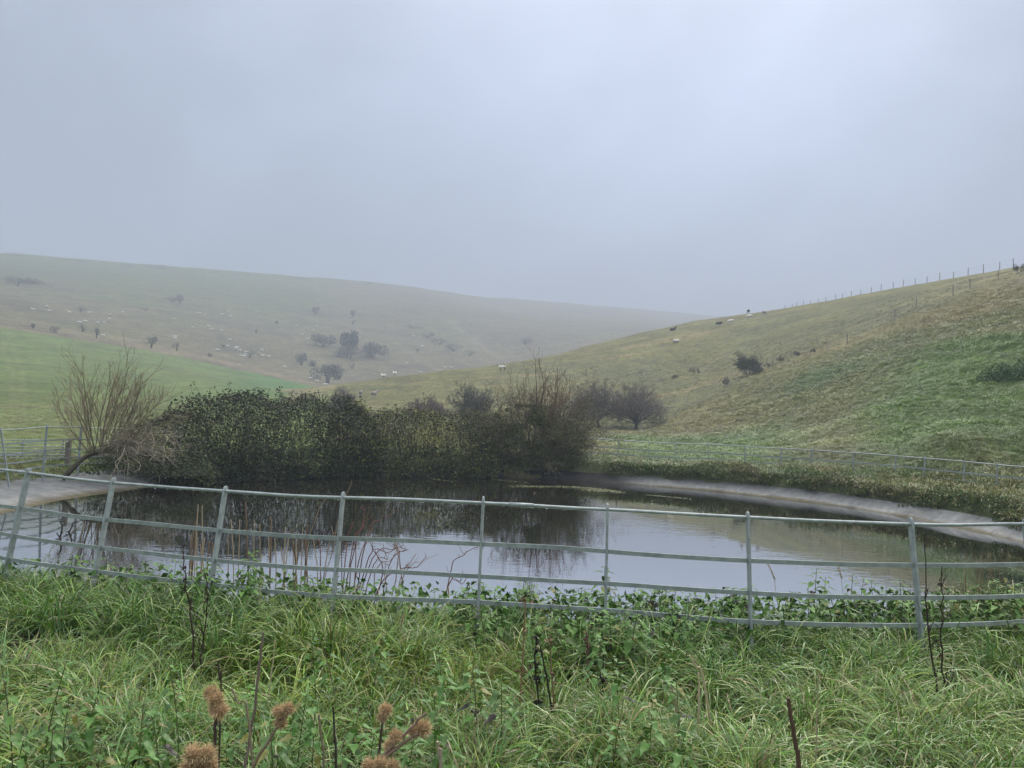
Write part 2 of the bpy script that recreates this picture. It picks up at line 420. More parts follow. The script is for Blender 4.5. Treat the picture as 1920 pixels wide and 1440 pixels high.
# ------------------------------------------------------------------ terrain sheets
azs = np.concatenate([np.linspace(-180, -44, 46)[:-1], np.arange(-44, 44, 0.25), np.linspace(44, 180, 46)[:-1]])
rs = [0.02]
while rs[-1] < 1850:
    r0 = rs[-1]
    rs.append(r0 * (1.03 if r0 < 5 else 1.016 if r0 < 28 else 1.0095 if r0 < 190 else 1.022))
rs = np.array(rs)
RR, AA = np.meshgrid(rs, np.radians(azs), indexing='ij')
GX, GY = RR * np.sin(AA), RR * np.cos(AA)
GZ = H(GX, GY)
nr, na = RR.shape
i, j = np.meshgrid(np.arange(nr - 1), np.arange(na), indexing='ij'); j2 = (j + 1) % na
QUADS = np.stack([i * na + j, i * na + j2, (i + 1) * na + j2, (i + 1) * na + j], -1).reshape(-1, 4)
ADEG = np.degrees(AA)
# distance of the crest of the right hill and of the pasture's far edge along each bearing
sk_a = [math.degrees(math.atan((x - 960) / F_PX)) for x, y, z in SKYLINE]; sk_r = [z for x, y, z in SKYLINE]
R_SKY = np.interp(ADEG, [-180, sk_a[0] - 0.5] + sk_a + [180], [0, 60] + sk_r + [110])
R_FIELD = np.interp(ADEG, [-180, -60, -33.65, -24.6, -15.9, -14.2, -12.5, -11], [230, 215, 205 / .833, 225 / .909, 250 / .962, 235, 120, 0])
R_FIELD = R_FIELD * (1 + 0.008 * vnoise(ADEG * 1.1, ADEG * 0))
hf_a = [math.degrees(math.atan((x - 960) / F_PX)) for x, y, z in HILL_FENCE]; hf_r = [z / math.cos(math.radians(a)) for (x, y, z), a in zip(HILL_FENCE, hf_a)]
R_HF = np.interp(ADEG, [-180, 4, 9.2] + hf_a + [34, 180], [0, 40, 66] + hf_r + [112, 112])
def mixc(a, b, k):
    return a * (1 - k[..., None]) + np.asarray(b) * k[..., None]
n_big = fbm(GX * 0.02, GY * 0.02, 4); n_mid = fbm(GX * 0.11 + 5, GY * 0.06, 4); n_sm = fbm(GX * 0.5 + 9, GY * 0.25, 3)
# far hillside: rough brown grassland, green higher up and along bands
C = np.broadcast_to(np.array([0.125, 0.108, 0.058]), GX.shape + (3,)).copy()
C = mixc(C, (0.085, 0.120, 0.036), np.clip(sstep(33, 62, GZ + 22 * n_big) * sstep(-8, -22, ADEG) + 0.55 * sstep(0.1, 0.5, n_big), 0, 1) * 0.6)
C = mixc(C, (0.22, 0.17, 0.11), sstep(1.25, 1.0, RR / np.maximum(R_FIELD, 1)) * (ADEG < -10) * 0.5)
C = mixc(C, (0.07, 0.062, 0.045), sstep(0.12, 0.4, fbm(GX * 0.025 + 40, GY * 0.05, 4)) * 0.45)
# track lines on the valley side
for (x0, y0_, x1, y1_) in ((655, 700, 760, 716), (760, 655, 905, 712), (845, 600, 1000, 690)):
    pa, pb = hit(x0, y0_, 215)[0], hit(x1, y1_, 215)[0]
    ux, uy = pb[0] - pa[0], pb[1] - pa[1]; LL = math.hypot(ux, uy) + 1e-6
    s_ = ((GX - pa[0]) * ux + (GY - pa[1]) * uy) / LL; n_ = np.abs((GX - pa[0]) * uy - (GY - pa[1]) * ux) / LL
    C = mixc(C, (0.27, 0.24, 0.18), sstep(3.0, 0.8, n_) * (s_ > 0) * (s_ < LL) * 0.3)
# pasture on the left
field = (RR < R_FIELD) & (ADEG < -11)
fc = np.broadcast_to(np.array([0.112, 0.155, 0.045]), C.shape)
fc = mixc(fc, (0.150, 0.180, 0.055), sstep(120, 40, RR) * 0.75 * np.ones_like(GX))
fc = mixc(fc, (0.068, 0.150, 0.036), sstep(-22, -16.5, ADEG + 3 * n_mid) * sstep(95, 150, RR) * 0.9)
fc = mixc(fc, (0.15, 0.155, 0.07), sstep(0.1, 0.5, n_mid) * 0.5)
for tx in ((5, 22, 35, 15), (18, 48, 62, 30)):   # wheel tracks run down the pasture
    rows = [(tx[0], 620), (tx[1], 700), (tx[2] * 0.75, 745), (tx[3], 800)] if tx[0] == 5 else [(18, 620), (40, 690), (48, 740), (38, 800)]
    W = np.array([hit(x, y, 25)[0][:2] for x, y in rows])
    for k in range(len(W) - 1):
        ux, uy = W[k + 1] - W[k]; LL = math.hypot(ux, uy) + 1e-6
        s_ = ((GX - W[k, 0]) * ux + (GY - W[k, 1]) * uy) / LL; n_ = np.abs((GX - W[k, 0]) * uy - (GY - W[k, 1]) * ux) / LL
        fc = mixc(fc, (0.20, 0.205, 0.095), sstep(0.45, 0.15, n_) * (s_ > 0) * (s_ < LL) * 0.3)
C = np.where(field[..., None], fc, C)
strip = (ADEG > -18) & (ADEG < -10) & (RR > 90) & (RR < 190)
C = mixc(C, (0.24, 0.19, 0.11), (sstep(-17.5, -15.5, ADEG + n_mid * 2) * sstep(-10, -11.5, ADEG) * sstep(95, 125, RR) * sstep(200, 165, RR)) * 0.8)
# right hill: olive grazed turf above the wire fence, long tussocky grass below it
hill = (ADEG > -13.0) & (RR < R_SKY / np.maximum(np.cos(AA), 0.2) + 35)
hc = np.broadcast_to(np.array([0.140, 0.138, 0.052]), C.shape)
hc = mixc(hc, (0.125, 0.130, 0.055), sstep(-0.15, 0.35, n_mid))
hc = mixc(hc, (0.215, 0.180, 0.085), sstep(0.1, 0.5, fbm(GX * 0.06, GY * 0.2 + 30, 3)) * 0.7)
hc = mixc(hc, (0.07, 0.06, 0.04), sstep(0.3, 0.55, n_sm) * 0.5)
lo = sstep(1.04, 0.86, RR / np.maximum(R_HF, 1))
lc = np.broadcast_to(np.array([0.132, 0.150, 0.048]), C.shape)
lc = mixc(lc, (0.215, 0.175, 0.075), sstep(-0.2, 0.25, fbm(GX * 0.07 + 3, GY * 0.05, 4)) * 0.62 * sstep(26, 34, RR))
lc = mixc(lc, (0.055, 0.125, 0.028), sstep(0.18, 0.42, fbm(GX * 0.05 + 50, GY * 0.05 + 11, 3) + 0.35 * sstep(27, 33, ADEG) * sstep(60, 38, RR)))
lc = mixc(lc, (0.075, 0.16, 0.03), sstep(6, 10, ADEG) * sstep(23, 16, ADEG) * sstep(62, 44, RR) * 0.7)
lc = mixc(lc, (0.085, 0.158, 0.028), sstep(23.5, 28, ADEG + 2.5 * n_mid) * sstep(66, 48, RR + 14 * n_mid) * sstep(20, 26, RR) * 0.9)
hc = mixc(hc, lc, lo)
C = np.where(hill[..., None], hc, C)
near = RR < 32
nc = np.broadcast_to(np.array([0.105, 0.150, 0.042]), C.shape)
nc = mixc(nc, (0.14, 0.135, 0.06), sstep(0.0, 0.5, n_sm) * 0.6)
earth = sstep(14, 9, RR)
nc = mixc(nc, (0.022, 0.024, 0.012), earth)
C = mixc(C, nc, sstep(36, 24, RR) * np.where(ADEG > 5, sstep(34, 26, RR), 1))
PD = pond_d(GX, GY)
C = mixc(C, (0.06, 0.055, 0.03), sstep(0.9, 0.2, PD))
C = C * (1 + 0.12 * n_sm[..., None])
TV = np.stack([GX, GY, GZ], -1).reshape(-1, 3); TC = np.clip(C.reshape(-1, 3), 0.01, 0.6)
fm = lambda A: A.reshape(-1)[QUADS[:, 0]]
rq, fq, hq = fm(RR), fm(field), fm(hill)
zone = np.where(rq < 32, 0, np.where(fq, 1, np.where(hq, 2, 3)))
def sheet(name, z, m):
    q = QUADS[zone == z]
    u, inv = np.unique(q, return_inverse=True)
    me = new_mesh(name, TV[u], [inv.reshape(-1, 4)], (m,), True, TC[u])
    return tag(link(name, me), kind='structure')
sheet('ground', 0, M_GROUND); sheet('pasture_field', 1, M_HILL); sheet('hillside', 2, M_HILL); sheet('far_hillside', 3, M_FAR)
# cap under the camera
k = 48; a_ = np.linspace(0, 2 * math.pi, k, endpoint=False)
# ------------------------------------------------------------------ pond: water and concrete collar
th = np.linspace(0, 2 * math.pi, 240, endpoint=False)
def pond_ring(d, z):
    wob = 0.10 * vnoise(np.cos(th) * 4 + 7, np.sin(th) * 4) + 0.04 * vnoise(np.cos(th) * 14, np.sin(th) * 14)
    e = 1 + (d + wob * min(1, max(0, d + .6))) / 9.45
    return np.stack([PCX + PRX * e * np.cos(th), PCY + PRY * e * np.sin(th), np.broadcast_to(z, th.shape)], -1)
mb = MB()
rings = [pond_ring(d, WATER_Z) for d in (-9.3, -7, -5, -3, -1.5, -0.5, 0.25)]
V = np.concatenate(rings); m_ = len(th)
q = [[a * m_ + b, (a + 1) * m_ + b, (a + 1) * m_ + (b + 1) % m_, a * m_ + (b + 1) % m_] for a in range(len(rings) - 1) for b in range(m_)]
mb.add(V, q); c0 = mb.n
mb.add([[PCX, PCY, WATER_Z]], None, None); mb.T.append(np.array([[c0, b, (b + 1) % m_] for b in range(m_)]))
tag(mb.build('water', M_WATER, None, True), kind='structure')
mb = MB()
dl = np.array([-3.0, -1.2, -0.4, 0.0, 0.25, 0.5, 0.8, 1.1, 1.35])
cc = pond_c(PCX + PRX * np.cos(th), PCY + PRY * np.sin(th)); lw = liner_w(np.cos(th), np.sin(th))
rings = []; cols = []
for d in dl:
    z = WATER_Z + d * (0.24 if d < 0 else 0.19) + 0.012 + 0.009 * np.sin(th * 60 + 3 * np.sin(th * 9)) * (0 < d < 1.2) + 0.02 * vnoise(np.cos(th) * 9, np.sin(th) * 9 + d)
    rr_ = pond_ring(d, 0.0); f_ = (1 + d * np.where(d > 0, cc * lw, 1) / 9.45) / (1 + d / 9.45)
    rr_[:, 0] = PCX + (rr_[:, 0] - PCX) * f_; rr_[:, 1] = PCY + (rr_[:, 1] - PCY) * f_; rr_[:, 2] = z
    rings.append(rr_)
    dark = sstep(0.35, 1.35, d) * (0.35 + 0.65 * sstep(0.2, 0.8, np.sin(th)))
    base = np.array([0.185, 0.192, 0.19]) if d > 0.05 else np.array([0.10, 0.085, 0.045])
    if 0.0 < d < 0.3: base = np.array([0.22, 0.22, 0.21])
    mud = sstep(.62, .80, np.sin(th)) * sstep(.42, .30, np.cos(th))     # collar colour darkened along the far side, below the bushes
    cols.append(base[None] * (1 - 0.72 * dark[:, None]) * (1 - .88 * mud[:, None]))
V = np.concatenate(rings)
q = [[a * m_ + b, (a + 1) * m_ + b, (a + 1) * m_ + (b + 1) % m_, a * m_ + (b + 1) % m_] for a in range(len(rings) - 1) for b in range(m_)]
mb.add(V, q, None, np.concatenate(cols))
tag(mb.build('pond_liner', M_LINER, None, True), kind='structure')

# ------------------------------------------------------------------ mist
mb = MB().box((0, 0, 106.0), (3900, 3900, 218.0))
M_HAZE, t = mat('mist')
pv = N(t, 'ShaderNodeVolumePrincipled'); pv.inputs['Density'].default_value = 0.0015; pv.inputs['Color'].default_value = (0.54, 0.60, 0.71, 1); pv.inputs['Anisotropy'].default_value = 0.15
o_ = N(t, 'ShaderNodeOutputMaterial'); t.links.new(pv.outputs[0], o_.inputs['Volume'])
hz = mb.build('haze', M_HAZE); tag(hz, kind='stuff')
# ------------------------------------------------------------------ estate fence round the pond
def smooth_curve(pts, n=4):
    "Catmull-Rom through the points"
    p = np.asarray(pts, float); p = np.concatenate([[2 * p[0] - p[1]], p, [2 * p[-1] - p[-2]]])
    out = []
    for i in range(1, len(p) - 2):
        for k in range(n):
            t = k / n
            out.append(0.5 * ((2 * p[i]) + (-p[i - 1] + p[i + 1]) * t + (2 * p[i - 1] - 5 * p[i] + 4 * p[i + 1] - p[i + 2]) * t * t + (-p[i - 1] + 3 * p[i] - 3 * p[i + 1] + p[i + 2]) * t ** 3))
    out.append(p[-2])
    return np.array(out)
def flat_rail(mb, pts, h=0.03, t=0.009):
    "a flat bar on edge that follows the points"
    pts = np.asarray(pts); n = len(pts)
    tg = np.gradient(pts, axis=0); nrm = np.stack([-tg[:, 1], tg[:, 0], 0 * tg[:, 0]], -1); nrm /= np.linalg.norm(nrm, axis=1)[:, None]
    up = np.array([0, 0, 1.0])
    prof = [(-t / 2, -h / 2), (t / 2, -h / 2), (t / 2, h / 2), (-t / 2, h / 2)]
    V = np.stack([pts + nrm * a + up * b for a, b in prof], 1).reshape(-1, 3)
    i = np.arange(n - 1)[:, None] * 4; j = np.arange(4)[None]; k = (j + 1) % 4
    q = np.stack([i + j, i + k, i + 4 + k, i + 4 + j], -1).reshape(-1, 4)
    mb.add(V, np.concatenate([q, [[3, 2, 1, 0], [4 * n - 4, 4 * n - 3, 4 * n - 2, 4 * n - 1]]]))
GAPS = [0.0, 0.30, 0.525, 0.715, 0.885]
def estate_fence(label, tops, leans, sleeves=(), drops=False, heavy=1.0, rails=5):
    "tops: post-top rail points; leans: unit-ish vectors from foot to top, one per post"
    tops = np.array(tops); leans = np.array(leans)
    c = tops.mean(0); c[2] = 0
    root = thing('metal_fence', label, 'fence', c)
    loc = lambda p: np.asarray(p) - c
    for k, g in enumerate(GAPS[:rails]):
        cur = smooth_curve(tops - leans * g, 5)
        cur[:, 2] += 0.006 * vnoise(np.arange(len(cur)) * 0.31, np.full(len(cur), k * 3.1))
        mb = MB()
        if k == 0:
            mb.tube(loc(cur), 0.0125 * heavy, 8)
            for s in sleeves:
                i = int(s * (len(cur) - 1)); mb.tube(loc(cur[i:i + 2]), 0.0165, 8)
            r = mb.build('top_rail', M_GALV, root, True)
            if drops:
                md = MB()
                for i in range(150):
                    u = RNG.uniform(0.12, 0.8) * (len(cur) - 1); a = int(u); p = cur[a] * (1 - u + a) + cur[a + 1] * (u - a)
                    r_ = RNG.uniform(0.002, 0.0042); q = loc(p) - [0, 0, 0.0125 + r_ * .6]
                    md.add(q + r_ * np.array([[1, 0, 0], [-1, 0, 0], [0, 1, 0], [0, -1, 0], [0, 0, 1], [0, 0, -1.4]]), None,
                           [[0, 2, 4], [2, 1, 4], [1, 3, 4], [3, 0, 4], [2, 0, 5], [1, 2, 5], [3, 1, 5], [0, 3, 5]])
                tag(md.build('raindrop', M_DROP, r, True), kind='stuff')
        else:
            flat_rail(mb, loc(cur), 0.031 * heavy, 0.010)
            mb.build('rail', M_GALV, root)
    for i, (tp, ln) in enumerate(zip(tops, leans)):
        a, b = tops[max(i - 1, 0)], tops[min(i + 1, len(tops) - 1)]
        tg = (b - a)[:2]; tg /= np.linalg.norm(tg); nx = np.array([-tg[1], tg[0]])
        top = tp + ln * 0.045; foot = tp - ln * 1.22
        mb = MB(); ww, dd = 0.0085 * heavy, 0.024
        prof = [(-ww, -dd), (ww, -dd), (ww, dd), (-ww, dd)]
        ring = lambda q, s: np.array([q + np.array([tg[0] * x * s + nx[0] * y * s, tg[1] * x * s + nx[1] * y * s, 0]) for x, y in prof])
        V = np.concatenate([ring(loc(foot), 1), ring(loc(top - ln * 0.03), 1), ring(loc(top - ln * 0.01), 0.8), ring(loc(top), 0.35)])
        q = [[r_ * 4 + j, r_ * 4 + (j + 1) % 4, r_ * 4 + 4 + (j + 1) % 4, r_ * 4 + 4 + j] for r_ in range(3) for j in range(4)] + [[12, 13, 14, 15]]
        mb.add(V, q)
        mb.build('post', M_GALV, root)
    return root
M_DROP = simple('water_drop', (0.75, 0.8, 0.85), 0.05, 0.6, 5, 0.05, 0.8)

def lean_to(p, amt, cx=0.4, cy=15.8):
    d = np.array([cx - p[0], cy - p[1]]); d /= np.linalg.norm(d)
    v = np.array([d[0] * amt, d[1] * amt, 1.0]); return v / np.linalg.norm(v)
near_px = [(53, 887, 6.55), (212, 905, 6.38), (422, 921.7, 6.09), (643, 933, 5.77), (906, 941.7, 5.65), (1139, 955, 5.62), (1402, 970.7, 5.52), (1708, 981.7, 5.65)]
near_t = [P(*q) for q in near_px]
left_out = [(-9.4, 12.3), (-8.85, 11.3), (-8.1, 10.3), (-7.3, 9.3), (-6.5, 8.45), (-5.65, 7.68), (-4.88, 7.05)]
right_out = [(3.98, 5.93), (4.95, 6.35), (5.9, 6.95), (6.8, 7.6), (7.7, 8.35), (8.6, 9.1), (9.5, 9.9)]
tops = [np.array([x, y, 1.03]) for x, y in left_out] + near_t + [np.array([x, y, 1.01]) for x, y in right_out]
lean_amt = [0.1] * 7 + [.17, .17, .17, .13, .10, .10, .13, .15] + [.12] * 7
estate_fence('galvanised flat-bar fence curving across the foreground, between the grass and the pond', tops, [lean_to(p, a) for p, a in zip(tops, lean_amt)], (0.535, 0.30), True, rails=4)
far_px = [(1010, 818, 28.0), (1062, 820, 28.2), (1110, 822, 28.3), (1160, 825, 28.3), (1216, 829, 28.3), (1268, 831.5, 28.2), (1329, 833, 28.0), (1398, 837, 27.2), (1465, 841, 26.2), (1522, 844, 25.2), (1600, 849, 23.9), (1680, 854.5, 22.7), (1734, 859, 21.9), (1808, 865.5, 20.8), (1870, 871, 20.0), (1940, 876, 19.1)]
tops = [P(*q) for q in far_px] + [np.array([x, y, 0.99]) for x, y in ((13.25, 17.9), (13.4, 16.6), (13.3, 15.2), (12.9, 13.9))]
lean_f = [0.0] * len(tops); lean_f[12] = -.03
estate_fence('thin grey estate fence beyond the pond, at the foot of the grassy hill', tops, [lean_to(p, a) for p, a in zip(tops, lean_f)], (), False, 1.3)
left_px = [(2, 806, 16.2), (88, 800, 17.1), (152, 801, 18.6), (215, 804, 20.2), (280, 807, 21.8), (340, 809, 23.2)]
tops = [np.array([-10.75, 13.9, .98]), np.array([-11.1, 15.0, 1.0])] + [P(*q) for q in left_px]
lv = [lean_to(p, .02) for p in tops]
lv[2] = np.array([-0.235, 0.05, 1.0]) / 1.03; lv[3] = np.array([0.03, 0, 1.0])
estate_fence('short run of dark iron fence with a leaning post, left of the bare willow', tops, lv)

# field gate and wooden post behind the left fence
gp = P(127, 860, 19.2); gz = float(H(gp[:1], gp[1:2])[0])
root = thing('wooden_post', 'weathered grey wooden gatepost with a white marker near its top, beside the bare willow', 'post', (gp[0], gp[1], gz))
hpost = P(127, 823, 19.2)[2] - gz
mb = MB().box((0, 0, hpost / 2 - 0.1), (0.10, 0.10, hpost + 0.2)); mb.build('shaft', M_POSTWOOD, root)
mb = MB().box((-0.01, -0.057, hpost - 0.06), (0.05, 0.012, 0.04)); mb.build('marker', simple('white_plastic', (.8, .8, .8), .4), root)
ga = P(122, 825, 19.6); gb = P(-40, 822, 18.2); gz0 = 0.0
root = thing('field_gate', 'thin-barred metal field gate seen through the left-hand fence', 'gate', (gb[0], gb[1], 0))
dirg = (ga - gb)[:2]; LG = np.linalg.norm(dirg); rg = math.atan2(dirg[1], dirg[0]); root.rotation_euler = (0, 0, rg)
ht = ga[2]
for k, z in enumerate(np.array([1.0, .83, .68, .54, .41, .28, .16]) * ht):
    MB().tube([(0, 0, z), (LG * .5, 0, z + .005), (LG, 0, z)], 0.013, 5).build('bar', M_GALV, root)
for x in (0.03, LG * .5, LG - .03):
    MB().tube([(x, 0.02, 0.12 * ht), (x, 0.02, ht * 1.0)], 0.016, 5).build('upright', M_GALV, root)

# post-and-wire fences on the hill
def wire_fence(label, pts, heights, pale=(), wires=(0.35, 0.7, 1.0), wr=0.006, leans=0.03):
    pts = np.array(pts); c = pts.mean(0)
    root = thing('wire_fence', label, 'fence', c)
    for i, (p, h) in enumerate(zip(pts, heights)):
        q = p - c; lx, ly = RNG.normal(0, leans, 2) * h
        MB().tube([q - [0, 0, .3], q + [lx, ly, h]], [0.058, 0.05], 6).build('post', M_PALEWOOD if i in pale else M_POSTWOOD, root)
    hm = np.array(heights)
    for f in wires:
        MB().tube(pts - c + np.stack([0 * hm, 0 * hm, hm * f * .95], -1), wr, 3, cap=False).build('wire', M_WIRE, root)
    return root
hf = []
for x, y in ((1203, 807), (1237, 793), (1288, 766), (1445, 690), (1553, 657), (1588, 647), (1635, 622), (1678, 600), (1718, 578), (1787, 555), (1819, 543), (1872, 524)):
    p, _ = hit(x, y, 30); hf.append(p)
wire_fence('wooden post and wire fence climbing the hillside between the grazed turf and rough grass', hf, [1.15, 1.2, 1.15, 1.0, 1.1, 1.2, 1.15, 1.1, 1.2, 1.2, 1.2, 1.1], (0, 1, 2, 3, 4, 6))
sk = [(1472, 577, .9), (1485, 574, .9), (1494, 571.5, 1.), (1506, 569.5, 1.1), (1520, 567, .9), (1534, 564, .9), (1549, 561, 1.0), (1567, 558.5, 1.1), (1579, 556, 1.1), (1596, 553.5, 1.1),
      (1614, 551, 1.), (1633, 547.5, 1.), (1652, 545, 1.25), (1675, 542, 1.25), (1693, 538, 1.3), (1716, 535, 1.1), (1738, 531.5, 1.1), (1762, 528, 1.3), (1788, 524.5, 1.), (1815, 521, 1.2), (1844, 516.5, 1.4), (1874, 511, 1.3), (1901, 506.5, 1.4)]
pts = []
for x, y, h in sk:
    r = np.interp(x, [s[0] for s in SKYLINE], [s[2] for s in SKYLINE]) + 2.0
    q = P(x, y, r); pts.append(np.array([q[0], q[1], float(H(q[:1], q[1:2])[0])]))
wire_fence('row of old wooden fence posts along the misty crest of the right-hand hill', pts, [s[2] * 1.0 + .1 for s in sk], (), (0.5, 0.9), 0.006, 0.05)

# ------------------------------------------------------------------ branching
def grow(rng, p, d, length, r, lvl, spec, out):
    sp = spec[lvl]; n = sp.get('n', 6)
    d = np.asarray(d, float) / np.linalg.norm(d); pts = [np.asarray(p, float)]; dirs = [d]
    st = length / n
    for k in range(n):
        d = d + rng.normal(0, sp.get('wig', .1), 3) + np.array([0, 0, sp.get('up', 0.0)])
        d /= np.linalg.norm(d); pts.append(pts[-1] + d * st); dirs.append(d)
    pts = np.array(pts)
    tip = sp.get('tip', 0.45)
    out.append((pts, r * np.linspace(1, tip, n + 1), lvl))
    if lvl + 1 < len(spec):
        nx = spec[lvl + 1]
        cnt = rng.integers(nx['cnt'][0], nx['cnt'][1] + 1)
        for u in np.sort(rng.uniform(nx.get('from', .25), 1.0, cnt)):
            f = u * n; a = min(int(f), n - 1); q = pts[a] * (1 - f + a) + pts[a + 1] * (f - a); dd = dirs[a + 1]
            ax = np.cross(dd, rng.normal(0, 1, 3)); ax /= np.linalg.norm(ax) + 1e-9
            an = math.radians(rng.uniform(*nx['ang']))
            nd = dd * math.cos(an) + ax * math.sin(an)
            grow(rng, q, nd, length * rng.uniform(*nx['len']) * (1.1 - .45 * u), max(r * (1 - u * (1 - tip)) * nx.get('r', .6), nx.get('rmin', .002)), lvl + 1, spec, out)
    return out
def tubes(out, cols, sides=(7, 5, 4, 3, 3)):
    mb = MB()
    for pts, rad, lv in out:
        c = np.array(cols[min(lv, len(cols) - 1)]) * RNG.uniform(.75, 1.25)
        mb.tube(pts, rad, sides[min(lv, len(sides) - 1)], c, cap=lv < 1)
    return mb
def leaves(mb, pos, nrm, size, col, asp=0.62, rng=RNG, fold=0.25):
    "one folded diamond leaf per position"
    n = len(pos); pos = np.asarray(pos); nrm = nrm / (np.linalg.norm(nrm, axis=1)[:, None] + 1e-9)
    t = rng.normal(0, 1, (n, 3)); t -= (t * nrm).sum(1)[:, None] * nrm; t /= np.linalg.norm(t, axis=1)[:, None] + 1e-9
    s = np.cross(nrm, t); size = np.broadcast_to(size, (n,))[:, None]
    a = pos - t * size * .5; b = pos + t * size * .5
    c = pos + s * size * asp * .5 + nrm * size * fold * .5; d = pos - s * size * asp * .5 + nrm * size * fold * .5
    V = np.stack([a, c, b, d], 1).reshape(-1, 3); i = np.arange(n)[:, None] * 4
    T = np.concatenate([i + [0, 1, 2], i + [0, 2, 3]])
    mb.add(V, None, T, np.repeat(col, 4, axis=0))

# ------------------------------------------------------------------ the big bramble bank behind the water
def mound(label, name, cat, prof, nl, base_cols, size, seed, depth_r=1.7, z_off=1.0, twigs=500, hollow=0.0, sprig=60, group=None):
    "prof: list of (px, top_y) along the far water edge; builds a clumpy leaf mass with canes"
    rng = np.random.default_rng(seed)
    px = np.array([q[0] for q in prof], float); ty = np.array([q[1] for q in prof], float)
    # foot line: on the water's far edge along each bearing
    ths = np.linspace(0.05 * math.pi, 0.98 * math.pi, 400); ex, ey = PCX + (PRX + .25) * np.cos(ths), PCY + (PRY + .25) * np.sin(ths)
    b = np.arctan2(ex, ey); order = np.argsort(b)
    bp = np.arctan((px - 960) / F_PX)
    fx = np.interp(bp, b[order], ex[order]); fy = np.interp(bp, b[order], ey[order])
    depth = fy + z_off
    top = np.array([P(x, y, d)[2] for x, y, d in zip(px, ty, depth)])
    n = nl; u = rng.uniform(px[0], px[-1], n)
    itp = lambda A: np.interp(u, px, A)
    cx_, cy_, tp = itp(fx), itp(fy), itp(top)
    outx, outy = cx_ - PCX, cy_ - PCY; L_ = np.hypot(outx, outy); outx /= L_; outy /= L_
    ang = rng.uniform(-0.08, 1.0, n) * math.pi * 0.62          # 0 = facing the water at the foot, up over the crown
    ang = np.where(rng.random(n) < 0.12, rng.uniform(.62, .95, n) * math.pi, ang)
    shell = np.where(rng.random(n) < 0.72, 1 - np.abs(rng.normal(0, .07, n)), rng.uniform(.55, .95, n))
    lump = 1 + 0.16 * vnoise(u * .035 + seed, ang * 2.2) + 0.08 * vnoise(u * .11, ang * 6 + seed)
    hh = tp - (WATER_Z + 0.05)
    rr_ = shell * lump
    # the face bulges over the water
    off = -np.cos(ang) * depth_r * rr_ + depth_r * 0.52
    z = WATER_Z + 0.02 + np.abs(np.sin(np.clip(ang, -.2, math.pi))) ** 0.8 * hh * (0.30 + 0.70 * rr_) * np.minimum(1.0, 0.92 + .1 * rng.random(n))
    endt = np.minimum(1, np.minimum(u - px[0], px[-1] - u) / 60 + .25)
    pos = np.stack([cx_ + outx * off + rng.normal(0, .05, n), cy_ + outy * off + rng.normal(0, .05, n), np.maximum(z, WATER_Z + .03)], -1)
    nr_ = np.stack([-outx * np.cos(ang), -outy * np.cos(ang), np.sin(ang)], -1) * .8 + rng.normal(0, .55, (n, 3)) + [0, 0, .55]
    ci = rng.choice(len(base_cols), n, p=[q[1] for q in base_cols]); col = np.array([q[0] for q in base_cols])[ci]
    patch = np.clip(.5 + 1.2 * fbm(u * .02 + seed, z * 1.1 + 3, 3), 0, 1)[:, None]
    yel = base_cols[-1][0]
    col = np.where((patch > .72) & (rng.random((n, 1)) < .5), np.array(yel), col) * rng.uniform(.4, 1.25, (n, 1))
    ns = n // 6; us = rng.uniform(px[0], px[-1], ns); sx, sy = np.interp(us, px, fx), np.interp(us, px, fy)
    o_ = np.stack([sx - PCX, sy - PCY], -1); o_ /= np.linalg.norm(o_, axis=1)[:, None]; k_ = rng.uniform(-.95, .5, ns)
    pos = np.concatenate([pos, np.stack([sx + o_[:, 0] * k_, sy + o_[:, 1] * k_, WATER_Z + .02 + np.abs(rng.normal(0, .28, ns))], -1)])
    nr_ = np.concatenate([nr_, rng.normal(0, .5, (ns, 3)) + [0, -.4, .5]]); col = np.concatenate([col, np.array(base_cols[0][0]) * rng.uniform(.6, 1.2, (ns, 1))])
    c0 = pos.mean(0); c0[2] = WATER_Z
    root = thing(name, label, cat, c0, group=group)
    mb = MB(); leaves(mb, pos - c0, nr_, size * rng.uniform(.6, 1.3, len(pos)), col, .66, rng)
    tag(mb.build('foliage', M_LEAF, root), kind='stuff')
    # arching canes inside and sprays standing out of the crown
    out = []
    for k in range(twigs):
        i = rng.integers(n); p0 = np.array([cx_[i] + outx[i] * rng.uniform(.2, 1.6), cy_[i] + outy[i] * rng.uniform(.2, 1.6), WATER_Z])
        q = pos[i]; mid = (p0 + q) / 2 + [0, 0, rng.uniform(.2, .6)] + rng.normal(0, .15, 3) * [1, 1, .3]
        tt = np.linspace(0, 1, 7)[:, None]
        out.append(((1 - tt) ** 2 * p0 + 2 * tt * (1 - tt) * mid + tt ** 2 * q - c0, np.linspace(.007, .0035, 7), 1))
    mbt = tubes(out, [(.05, .04, .028)] * 3)
    ml = MB()
    for k in range(sprig):
        x = rng.uniform(px[0] + 15, px[-1] - 15); a = np.interp(x, px, fx), np.interp(x, px, fy); t0 = np.interp(x, px, top)
        o2 = np.array([a[0] - PCX, a[1] - PCY]); o2 /= np.linalg.norm(o2)
        p0 = np.array([a[0] + o2[0] * rng.uniform(.5, 1.4), a[1] + o2[1] * rng.uniform(.5, 1.4), t0 - .3])
        d = np.array([rng.normal(0, .5), rng.normal(0, .4), 1.0]); ln = rng.uniform(.34, .52) * (1.5 if k % 12 == 0 else 1)
        st = grow(rng, p0, d, ln, .005, 0, [dict(n=6, wig=.10, up=-.05, tip=.5)], [])
        q = st[0][0]; mbt.tube(q - c0, st[0][1], 3, (.09, .07, .05), cap=False)
        m = rng.integers(8, 18); f = rng.uniform(.35, 1, m) * 6; ia = np.minimum(f.astype(int), 5)
